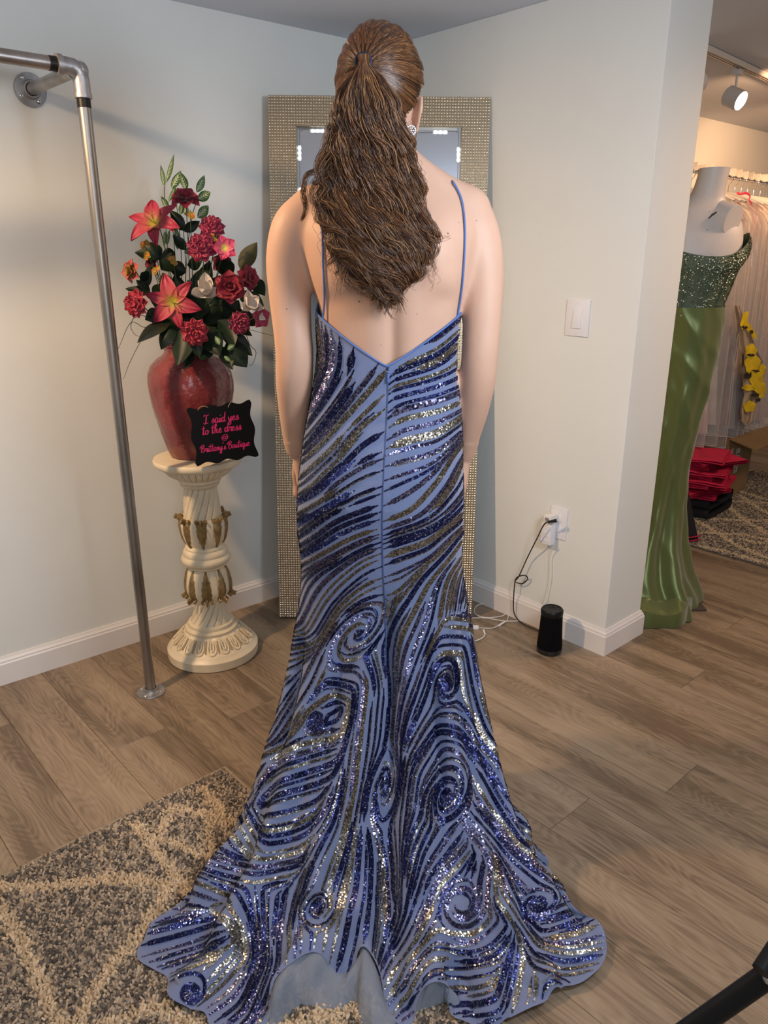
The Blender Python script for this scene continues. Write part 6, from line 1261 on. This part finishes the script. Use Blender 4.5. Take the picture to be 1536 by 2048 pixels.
# ------------------------------------------------------------------ hair
M_hair = mat('brown_hair', (0.10, 0.05, 0.02), 0.38, 0.0, island=[(0, (0.028, 0.010, 0.004)), (0.5, (0.085, 0.032, 0.011)), (0.85, (0.19, 0.078, 0.024)), (1, (0.36, 0.17, 0.055))])
M_hair.node_tree.nodes['Principled BSDF'].inputs['Specular IOR Level'].default_value = 0.7
def strands(P, R, sides=3):     # P (n,k,3)  R (n,k)
    n, k, _ = P.shape; T_ = np.gradient(P, axis=1); T_ /= np.linalg.norm(T_, axis=2)[..., None]+1e-9; ref = np.array([0.3, 0.9, 0.15]); u = np.cross(T_, ref); u /= np.linalg.norm(u, axis=2)[..., None]+1e-9; v = np.cross(T_, u)
    V = np.zeros((n, k, sides, 3))
    for s in range(sides): a = 2*PI*s/sides; V[:, :, s] = P+(u*math.cos(a)+v*math.sin(a))*R[..., None]
    idx = np.arange(n*k*sides).reshape(n, k, sides); r_ = np.roll(idx, -1, 2); F = np.stack([idx[:, :-1], r_[:, :-1], r_[:, 1:], idx[:, 1:]], -1).reshape(-1, 4)
    return V.reshape(-1, 3), F
Rh = np.random.default_rng(11)
# cap on the skull: ellipsoid in head space, strands drawn back to the tie
EC = np.array([0, -.004, .020]); ER = np.array([.0815, .1065, .1095])
tie_h = HR.T @ (np.array([-0.036, 1.505, 1.690])-HC); td = (tie_h-EC)/ER; td /= np.linalg.norm(td)
ns = 5200; ang = Rh.uniform(0, 2*PI, ns)
def hairline(ang):     # directions (unit, scaled space) of the hairline, ang 0 = right side, 90 = forehead
    y = np.sin(ang); x = np.cos(ang)
    elev = np.where(y > 0, np.radians(np.interp(y, [0, .4, 1], [-3, 22, 38])), np.radians(np.interp(-y, [0, .25, .6, 1], [-3, -20, -42, -48])))
    return np.stack([np.cos(elev)*x, np.cos(elev)*y, np.sin(elev)], -1)
h0 = hairline(ang); start = Rh.uniform(0, 0.75, ns)**1.3; K_ = 14
om = np.arccos(np.clip(h0@td, -1, 1)); P = np.zeros((ns, K_, 3))
for k in range(K_):
    s = start+(1-start)*k/(K_-1); q = (np.sin((1-s)*om)[:, None]*h0+np.sin(s*om)[:, None]*td)/np.sin(om)[:, None]; q /= np.linalg.norm(q, axis=1)[:, None]
    rr_ = 1+0.012*np.sin(ang*23)+0.010*np.sin(s*9+ang*5)+Rh.normal(0, .004, ns)
    P[:, k] = EC+q*ER*rr_[:, None]
Pw = HC+P@HR.T; V1, F1 = strands(Pw, np.full((ns, K_), .00075))
g = G(); g.ball(tuple(EC), tuple(ER*0.985), 120, 80)
def inhair(v):
    q = (np.array(v)-EC)/ER; q /= np.linalg.norm(q)+1e-9; an = math.atan2(q[1], q[0]); return q[2] > float(hairline(np.array([an]))[0][2])+.015
keep = [f for f in g.f if all(inhair(g.v[i]) for i in f)]; g.f = keep; g.m = [0]*len(keep); g.v = [tuple(rel(hd(v))) for v in g.v]
scalp = obj('hair_cap', g, mat('hair_base', (0.030, 0.014, 0.007), 0.5), woman)
link('combed_hair', np_mesh('combed_hair', rel(V1), F1, False, [M_hair]), woman, kind='stuff')
g = G(); T0 = np.array([-0.036, 1.500, 1.690]); 
for k in range(3): g.tube([tuple(rel(T0+np.array([.013*math.cos(a), -.002-k*.003, .004+.012*math.sin(a)]))) for a in np.linspace(0, 2*PI, 20)], 0.0035, 8, cap=False)
obj('hair_tie', g, mat('navy_tie', (.008, .010, .03), .6), woman)
# ponytail
env = [(128, 712, 742), (150, 696, 768), (200, 673, 797), (250, 660, 806), (300, 652, 826), (350, 640, 836), (400, 636, 846), (450, 650, 856), (500, 664, 866), (540, 675, 855), (580, 705, 830), (605, 740, 805)]
ez, el_, er_ = [], [], []
for y, a, b in env:
    qa, qb = loc3(atD(a, y, 1.45)), loc3(atD(b, y, 1.45)); ez.append(qa[2]); el_.append(qa[0]); er_.append(qb[0])
ez, el_, er_ = np.array(ez)[::-1], np.array(el_)[::-1], np.array(er_)[::-1]
ztopH, zbot = 1.700, 1.300
def dcen(z): return np.interp(z, [1.28, 1.36, 1.42, 1.48, 1.54, 1.60, 1.66, 1.70], [1.462, 1.452, 1.452, 1.470, 1.478, 1.472, 1.466, 1.478])
def dthk(z): return np.interp(z, [1.28, 1.40, 1.50, 1.60, 1.66, 1.69], [.016, .026, .034, .038, .030, .012])
nlk = 150; per = 44; KH = 36; allP = []; allR = []
for L in range(nlk):
    while True:
        u0, w0 = Rh.uniform(-1, 1, 2)
        if u0*u0+w0*w0 < 1: break
    if L < 46: w0 = math.sqrt(max(0, 1-u0*u0))*Rh.uniform(.8, 1.0)        # outer visible layer, towards the camera
    zend = np.interp(u0, [-1, -.6, -.2, .2, .6, 1], [1.40, 1.335, 1.305, 1.298, 1.33, 1.37])+Rh.uniform(-.012, .055); wl1 = Rh.uniform(.074, .090); ph = 5.5*u0+2.0*w0+Rh.normal(0, .75); amp = Rh.uniform(.0045, .0105); ph2 = Rh.uniform(0, 2*PI)
    du = Rh.normal(0, .072, per); dw = Rh.normal(0, .11, per); ze = zend+Rh.normal(0, .012, per); s = np.linspace(0, 1, KH)[None, :]
    z = ztopH+(ze[:, None]-ztopH)*s; cl = (np.interp(z, ez, el_)+np.interp(z, ez, er_))/2; hw_ = (np.interp(z, ez, er_)-np.interp(z, ez, el_))/2-.003
    spread = 1-0.35*np.clip((s-0.8)/0.2, 0, 1); uu = u0+du[:, None]*spread; ww = w0+dw[:, None]*spread
    drift = 0.10*np.sin(s*3+ph2)
    af = np.clip((s-0.06)/0.3, 0, 1); php = ph+Rh.normal(0, .24, per)[:, None]; A1 = amp*(1+Rh.normal(0, .2, per))[:, None]*af*(1+0.9*np.clip((s-.7)/.3, 0, 1))
    x = cl+np.clip(uu+drift, -1.05, 1.05)*hw_+A1*np.sin(2*PI*z/wl1+php); y = dcen(z)-np.clip(ww, -1, 1.1)*dthk(z)+A1*0.8*np.cos(2*PI*z/wl1+php)
    z = z+A1*0.3*np.sin(4*PI*z/wl1+php); curl = np.clip((s-0.93)/0.07, 0, 1)**2; x = x+curl*0.010*math.cos(ph2); 
    # start inside the tie
    st = np.clip(s/0.10, 0, 1)**0.7; x = -0.036+(x+0.036)*(0.85+0.15*st); allP.append(np.stack([x, y, z], -1)); allR.append(np.full((per, KH), 1.0)*(0.00066*(1-0.5*s**3)))
P = np.concatenate(allP); R_ = np.concatenate(allR); V1, F1 = strands(P, R_)
pony = link('ponytail', np_mesh('ponytail', rel(V1), F1, False, [M_hair]), woman, kind='stuff'); pony['label'] = 'long wavy brown ponytail'
# loose locks: left lock over the shoulder, right curls, flyaways
def lock(px, D, n=26, rad=.0005, sp=.0048):
    Q = np.array(smooth_path([loc3(atD(x, y, d)) for (x, y), d in zip(px, D)], 6)); o_ = Rh.normal(0, sp, (n, 3)); t_ = np.linspace(0, 1, len(Q))[None, :, None]; P = Q[None]+o_[:, None, :]*(1-0.6*t_); P = P+0.0016*np.sin(t_*14+Rh.uniform(0, 6, (n, 1, 1))); return P, np.full(P.shape[:2], rad)*(1-0.5*t_[..., 0])
LK = [([(660, 250), (648, 300), (640, 335), (615, 348), (606, 380), (612, 415), (604, 440)], [1.46, 1.455, 1.45, 1.445, 1.45, 1.46, 1.465], 34), ([(655, 300), (636, 330), (640, 360), (655, 375), (640, 400), (650, 425), (668, 440)], [1.44]*7, 34),
      ([(850, 440), (858, 470), (872, 492), (868, 512), (850, 510), (846, 495)], [1.445]*6, 30), ([(842, 450), (862, 470), (880, 478), (900, 476)], [1.45, 1.45, 1.455, 1.465], 5), ([(835, 460), (850, 490), (842, 520), (850, 545), (834, 560)], [1.445]*5, 26),
      ([(700, 520), (690, 550), (712, 575), (728, 582), (735, 572)], [1.44]*5, 26), ([(680, 480), (668, 510), (680, 540), (672, 548)], [1.44]*4, 24), ([(760, 560), (770, 590), (778, 602)], [1.44]*3, 22), ([(655, 350), (630, 365), (622, 395), (640, 415), (650, 450)], [1.445]*5, 24),
      ([(835, 240), (830, 280), (828, 310), (826, 330)], [1.59, 1.58, 1.58, 1.58], 8)]
Ps, Rs = [], []
for px, D, n in LK:
    P, R_ = lock(px, D, n); v, f = strands(P, R_); Ps.append(v); Rs.append(f)
off = 0; Fs = []
for v, f in zip(Ps, Rs): Fs.append(f+off); off += len(v)
link('loose_locks', np_mesh('loose_locks', rel(np.concatenate(Ps)), np.concatenate(Fs), False, [M_hair]), woman, kind='stuff')
nf_ = 90; P = np.zeros((nf_, 12, 3))
for i in range(nf_):
    s_ = 1 if Rh.random() < .5 else -1; y0 = Rh.uniform(250, 560); x0_ = np.interp(y0, [e[0] for e in env], [e[2] if s_ > 0 else e[1] for e in env])-s_*6; ln = Rh.uniform(20, 55); dx = Rh.uniform(4, 26)
    for k in range(12): t_ = k/11; P[i, k] = loc3(atD(x0_+s_*dx*math.sin(t_*2.2+.0)+3*math.sin(t_*9+i), y0+ln*t_, 1.452))
V1, F1 = strands(P, np.full((nf_, 12), .00028)); link('flyaway_hairs', np_mesh('flyaway_hairs', rel(V1), F1, False, [M_hair]), woman, kind='stuff')
